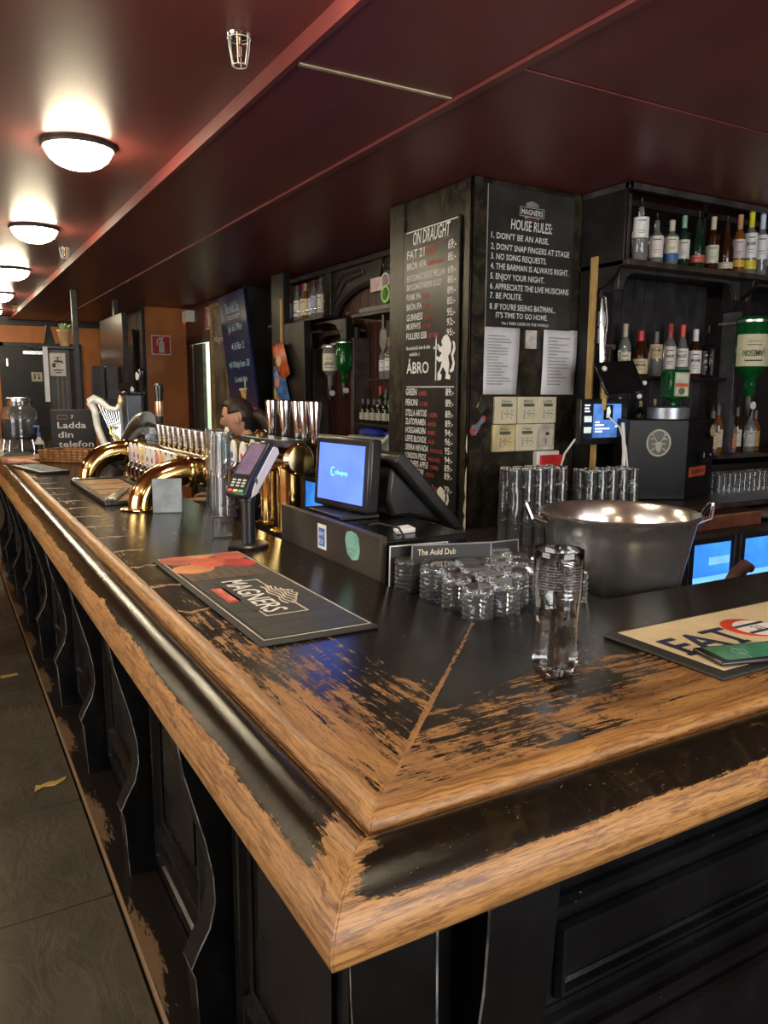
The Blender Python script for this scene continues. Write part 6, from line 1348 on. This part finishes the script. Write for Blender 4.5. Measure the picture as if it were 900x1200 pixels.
part('blue_bag', MB().ball((2.68, 4.82, 1.26), 0.09, 14, 8, (1, 1.8, .4)).ball((2.68, 4.52, 1.26), 0.07, 14, 8, (1, 1.6, .4)), mat('blue_bag', (0.03, 0.05, 0.35), 0.3), tr_)
part('leg', MB().box(2.58, 2.80, 4.40, 4.98, 0.9355, 1.10), M_STEEL, tr_)
part('pipe', MB().tube([(2.56, 4.98, 1.12), (2.55, 4.7, 1.13), (2.54, 4.5, 1.18), (2.53, 4.35, 1.26)], 0.014, 8), M_WHITE, tr_)
cu_ = thing('tape_holder', 'black shelf caddy with a green tape roll and white cup beside the column', 'caddy', (2.70, 4.60, 2.0855))
part('caddy', MB().box(2.63, 2.80, 4.42, 4.95, 2.0855, 2.12), M_BLKP, cu_, bev=0.003)
part('white_roll', MB().lathe([(.045, 0), (.055, 0), (.055, .09), (.045, .09)], (2.65, 4.62, 2.27), 20, 'X', closed=True), M_WHITE, cu_)
part('green_roll', MB().lathe([(.040, -.003), (.058, -.003), (.058, .03), (.040, .03)], (2.62, 4.56, 2.18), 22, 'X', closed=True), mat('lime_tape', (0.30, 0.62, 0.16), 0.4), cu_)
part('red_label', MB().box(2.66, 2.70, 4.66, 4.84, 2.22, 2.31), mat('pink_label', (0.62, 0.45, 0.44), 0.5), cu_)
part('hanging_tag', MB().prism(ell(4.66, 1.90, .05, .08, 16), 0.006, 'X', 2.66), mat('grey_tag', (0.13, 0.14, 0.14), 0.4), cu_)
part('tag_hook', MB().box(2.655, 2.67, 4.64, 4.67, 1.96, 2.0855), M_BLKP, cu_)
single('hanging_stick', MB().box(2.632, 2.639, 6.36, 6.41, 1.90, 2.32), M_TANW, 'tan wooden stick fixed on the black post above the snack bags', 'stick')
for k, (pts, cc, lab) in enumerate((([(6.98, 1.955), (6.72, 1.99), (6.56, 1.70), (6.66, 1.66), (6.80, 1.66)], (0.52, 0.11, 0.03), 'orange snack bag, top of three on the black post'),
                                    ([(7.0, 1.77), (6.78, 1.78), (6.62, 1.46), (6.86, 1.45), (6.94, 1.55)], (0.08, 0.20, 0.50), 'blue snack bag, middle of three on the black post'),
                                    ([(7.05, 1.58), (6.78, 1.56), (6.76, 1.32), (6.96, 1.32)], (0.52, 0.50, 0.04), 'yellow snack bag, lowest of three on the black post'))):
    pts = [(p[0] * .936 - .02, 1.55 + (p[1] - 1.55) * .936) for p in pts]
    t = thing('snack_bag', lab, 'snack bag', (2.63 - .01 * k, 6.3, min(p[1] for p in pts)), 'snack bags on the black post')
    m_ = mat('snack_%d' % k, cc, 0.28, var=0.4, vs=9, bmp=0.006)
    ctr = (sum(p[0] for p in pts) / len(pts), sum(p[1] for p in pts) / len(pts))
    inner = [(ctr[0] + (p[0] - ctr[0]) * .6, ctr[1] + (p[1] - ctr[1]) * .6) for p in pts]; n = len(pts); xx = 2.628 - .02 * (1 - k) - .01
    vs = [(xx, p[0], p[1]) for p in pts] + [(xx - .03, p[0], p[1]) for p in inner] + [(xx + .008, p[0], p[1]) for p in inner]
    part('bag', MB().add(vs, [(i, (i + 1) % n, (i + 1) % n + n, i + n) for i in range(n)] + [tuple(range(n, 2 * n))] + [(i, (i + 1) % n, (i + 1) % n + 2 * n, i + 2 * n) for i in range(n)] + [tuple(range(2 * n, 3 * n))]), m_, t, 60)
    part('print', MB().prism(ell(ctr[0], ctr[1] + .02, .06, .045, 12), .001, 'X', xx - .0325), mat('snack_print_%d' % k, ((.70, .45, .25), (.55, .25, .25), (.60, .22, .04))[k], 0.4), t)

# ------------------------------------------------------------------ people
def skinned(name, pts, edges, radii, m, root, sub=1):
    me = bpy.data.meshes.new(name); sh = _shift.get(root.name, Vector((0, 0, 0)))
    me.from_pydata([tuple(Vector(p) - sh) for p in pts], edges, []); me.materials.append(m)
    o = link(name, me, root); _shift[o.name] = sh
    md = o.modifiers.new('skin', 'SKIN'); md.use_smooth_shade = True
    for i, v in enumerate(me.skin_vertices[0].data):
        r = radii[i]; v.radius = r if isinstance(r, tuple) else (r, r); v.use_root = (i == 0)
    ms = o.modifiers.new('sub', 'SUBSURF'); ms.levels = sub; ms.render_levels = sub
    return o
def head_geo(c, ang, k=1.0):
    mb = MB(); seg, rings = 32, 24; vs = []; fs = []
    for j in range(rings + 1):
        th = PI * j / rings
        for i in range(seg):
            a = 2 * PI * i / seg; x = math.sin(th) * math.cos(a); y = math.sin(th) * math.sin(a); z = math.cos(th)
            X = x * 0.098; Y = y * 0.076; Z = z * 0.118
            if Z < 0: f = 1 - 0.38 * (-Z / 0.118) ** 1.3; Y *= f; X = X * (1 - 0.22 * (-Z / 0.118)) + 0.012 * (-Z / 0.118)
            if X > 0:
                g = math.exp(-((Y / .013) ** 2 + ((Z + .018) / .020) ** 2)); X += 0.020 * g
                X += 0.010 * math.exp(-((Y / .008) ** 2 + ((Z - .005) / .020) ** 2))
                for s in (-1, 1): X -= 0.008 * math.exp(-(((Y - s * .031) / .014) ** 2 + ((Z - .008) / .011) ** 2))
                X += 0.004 * math.exp(-((Z - .028) / .010) ** 2 - (Y / .05) ** 2)
                X += 0.006 * math.exp(-(Y / .022) ** 2 - ((Z + .055) / .008) ** 2) - 0.004 * math.exp(-(Y / .022) ** 2 - ((Z + .0615) / .003) ** 2)
                X += 0.008 * math.exp(-(Y / .025) ** 2 - ((Z + .095) / .016) ** 2)
            vs.append((X, Y, Z))
    for j in range(rings):
        for i in range(seg): fs.append((j * seg + i, (j + 1) * seg + i, (j + 1) * seg + (i + 1) % seg, j * seg + (i + 1) % seg))
    return vs, fs
def head(root, c, ang, tilt, hairm, pony=True, k=1.0):
    T = Matrix.Translation(c) @ Matrix.Rotation(ang, 4, 'Z') @ Matrix.Rotation(tilt, 4, 'Y') @ Matrix.Scale(k, 4)
    vs, fs = head_geo(c, ang); h = part('head', MB().add(vs, fs).xf(T), M_SKIN, root, 80)
    for s in (-1, 1):
        part('eye', MB().ball((.0775, s * .031, .008), .0115, 12, 8).xf(T), M_WHITE, h); part('ear', MB().ball((-.005, s * .078, -.008), .03, 12, 8, (.6, .35, 1.05)).xf(T), M_SKIN, h)
        part('iris', MB().ball((.0875, s * .031, .008), .005, 8, 6, (.5, 1, 1)).xf(T), M_BRN, h)
        part('eyebrow', MB().tube([(.096, s * .018, .026), (.093, s * .034, .031), (.080, s * .048, .026)], .003, 6).xf(T), hairm, h)
    part('lips', MB().ball((.100, 0, -.0605), .016, 10, 6, (.35, 1.2, .32)).xf(T), mat('lips', (0.45, 0.16, 0.13), 0.4), h)
    hv = []; seg = 32
    for (x, y, z) in vs:
        n = Vector((x / .098, y / .076, z / .118)).normalized(); hv.append(tuple(Vector((x, y, z)) + n * (0.014 if z > -.03 else .006)))
    keep = [f for f in fs if all((vs[i][0] < 0.045 or vs[i][2] > 0.075) and not (vs[i][0] > -0.03 and vs[i][2] < 0.02) and vs[i][2] > -.085 for i in f)]
    o = part('hair', MB().add(hv, keep).xf(T), hairm, root, 80); md = o.modifiers.new('s', 'SOLIDIFY'); md.thickness = 0.012
    if pony: part('ponytail', MB().tube([(-.09, 0, .0), (-.13, 0, -.01), (-.165, 0, -.05), (-.175, 0, -.11), (-.17, .01, -.17)], [.024, .04, .046, .038, .012], 12).xf(T), hairm, root)
def hand(root, W_, d, nrm, side, L=0.085, curl=0.35):
    """palm with five fingers; d = pointing direction, nrm = back of the hand, side = which way the thumb leaves"""
    d = Vector(d).normalized(); n = Vector(nrm).normalized(); s = n.cross(d).normalized() * side; W_ = Vector(W_)
    pal = MB(); vs = []
    for (t, hw, th) in ((-.01, .025, .018), (.015, .030, .017), (.05, .038, .015), (.085, .039, .013), (.094, .036, .009)):
        for k in range(12):
            a = 2 * PI * k / 12; vs.append(tuple(W_ + d * t + s * (hw * math.cos(a)) + n * (th * math.sin(a))))
    pal.add(vs, [(i * 12 + k, i * 12 + (k + 1) % 12, (i + 1) * 12 + (k + 1) % 12, (i + 1) * 12 + k) for i in range(4) for k in range(12)] + [tuple(range(11, -1, -1)), tuple(range(48, 60))])
    for q, (off, ln, sp_) in enumerate(((.028, .070, .16), (.010, .080, .04), (-.009, .074, -.06), (-.027, .058, -.18))):
        p = W_ + d * .084 + s * off; pts = [p]; a = 0.05
        for f in (.42, .32, .26):
            dd = (d * math.cos(a) - n * math.sin(a) + s * sp_).normalized(); p = p + dd * ln * f; pts.append(p); a += curl
        pal.tube(pts, [.0092, .0085, .0078, .0055], 10)
    p = W_ + d * .022 + s * .026
    pal.tube([p, p + s * .022 + d * .022, p + s * .034 + d * .050, p + s * .036 + d * .072], [.012, .011, .0095, .006], 10)
    return part('hand', pal, M_SKIN, root, 70)
HAIR = mat('dark_brown_hair', (0.035, 0.022, 0.015), 0.5, var=0.4, vs=40)
BTOP = mat('black_knit_top', (0.012, 0.012, 0.014), 0.8, bmp=0.002, vs=50)
def person(root, F, m_top, m_leg, hair, headk, armL, armR, pony, look, tilt, lean=0.0):
    """F = ground point; figure 1.72 m, upright body with optional forward lean along `look`"""
    F = Vector(F); lk = Vector((math.cos(look), math.sin(look), 0)); sd = Vector((-lk.y, lk.x, 0))
    def J(f, s, z): return F + lk * (f + lean * max(0, z - .95)) + sd * s + Vector((0, 0, z))
    pel = J(0, 0, .93); sp1 = J(0, 0, 1.08); ch = J(0, 0, 1.27); nk = J(.0, 0, 1.44); hb = J(.015, 0, 1.52)
    shL, shR = J(0, .175, 1.37), J(0, -.175, 1.37)
    body = [pel, sp1, ch, nk, hb, shL, armL[0], armL[1], shR, armR[0], armR[1]]
    ed = [(0, 1), (1, 2), (2, 3), (3, 4), (2, 5), (5, 6), (6, 7), (2, 8), (8, 9), (9, 10)]
    rad = [.10, .09, .10, .052, .048, .05, .038, .024, .05, .038, .024]
    for s in (1, -1):
        b = len(body); body += [J(0, s * .09, .86), J(.01, s * .10, .47), J(0, s * .10, .09), J(.13, s * .11, .04)]
        ed += [(0, b), (b, b + 1), (b + 1, b + 2), (b + 2, b + 3)]; rad += [.085, .052, .036, .030]
    skinned('body', body, ed, rad, M_SKIN, root)
    def e(a, b_, t): return Vector(a) + (Vector(b_) - Vector(a)) * t
    top = [e(pel, sp1, -.7), sp1, ch, e(ch, nk, .72), shL, armL[0], e(armL[0], armL[1], .86), shR, armR[0], e(armR[0], armR[1], .86)]
    skinned('top', top, [(0, 1), (1, 2), (2, 3), (2, 4), (4, 5), (5, 6), (2, 7), (7, 8), (8, 9)], [.175, .160, .175, .085, .082, .062, .048, .082, .062, .048], m_top, root)
    for s in (1,):
        leg = [e(pel, sp1, .35)]; le = []; lr = [.165]
        for q in (1, -1):
            b = len(leg); leg += [J(0, q * .09, .84), J(.01, q * .10, .47), J(0, q * .10, .12)]; le += [(0, b), (b, b + 1), (b + 1, b + 2)]; lr += [.115, .080, .062]
        skinned('trousers', leg, le, lr, m_leg, root)
    for q in (1, -1):
        part('shoe', MB().ball(tuple(J(.06, q * .105, .045)), .05, 14, 8, (1, 1, .85)).ball(tuple(J(.13, q * .11, .035)), .045, 14, 8, (1, 1, .75)), M_BLKP, root)
    head(root, hb + lk * .035 + Vector((0, 0, .075)), look, tilt, hair, pony, headk)
# bartender behind the long bar, seen in profile, bent over her work
pr_ = thing('person', 'person with dark tied-back hair in a black top, head bent, behind the taps', 'person', (1.78, 4.92, 0))
lk = math.radians(150); Lv = Vector((math.cos(lk), math.sin(lk), 0)); Sv = Vector((-Lv.y, Lv.x, 0)); F0 = Vector((1.90, 4.86, -0.13))
F0 = Vector((1.93, 4.84, 0.0))
def person_low(root):
    """shorter figure, scaled so that the head stands as high as in the photograph"""
    pass
aL = (F0 + Lv * .25 + Sv * .24 + Vector((0, 0, 1.02)), F0 + Lv * .48 + Sv * .16 + Vector((0, 0, .98)))
aR = (F0 + Lv * .25 - Sv * .24 + Vector((0, 0, 1.02)), F0 + Lv * .48 - Sv * .16 + Vector((0, 0, .98)))
before = set(bpy.data.objects)
person(pr_, F0, BTOP, BTOP, HAIR, 1.22, aL, aR, True, lk, 0.22, 0.34)
hand(pr_, aL[1], Lv, (0, 0, 1), -1); hand(pr_, aR[1], Lv, (0, 0, 1), 1)
pr_.scale = (0.86, 0.86, 0.86); pr_.location = (1.78 - 0.0, 4.92, 0)
# customer at the far left, only a hand on the bar is in the picture
pc_ = thing('person', 'person in a mustard sleeve standing at the far left, one hand resting on the bar', 'person', (-0.10, 4.86, 0))
F1 = Vector((-0.12, 4.80, 0))
wr_ = Vector((0.335, 4.86, 1.143))
aR = (Vector((0.06, 4.70, 1.20)), wr_); aL = (F1 + Vector((0.10, .28, 1.08)), F1 + Vector((0.20, .22, .90)))
person(pc_, F1, mat('mustard_sleeve', (0.42, 0.24, 0.03), 0.8, bmp=0.002, vs=60), mat('dark_jeans', (0.03, 0.035, 0.05), 0.8), HAIR, 1.0, aL, aR, False, 0.0, 0.0, 0.0)
hand(pc_, wr_, (1, 0.08, -0.02), (0, 0, 1), 1, curl=0.10); hand(pc_, aL[1], (.2, 0, -1), (0, 1, 0), 1)

# printed words stay one part each
for o in bpy.data.objects:
    if o.parent is not None and o.name.split('.')[0] in ('lettering', 'rule_line', 'screen_text'): o['kind'] = 'stuff'
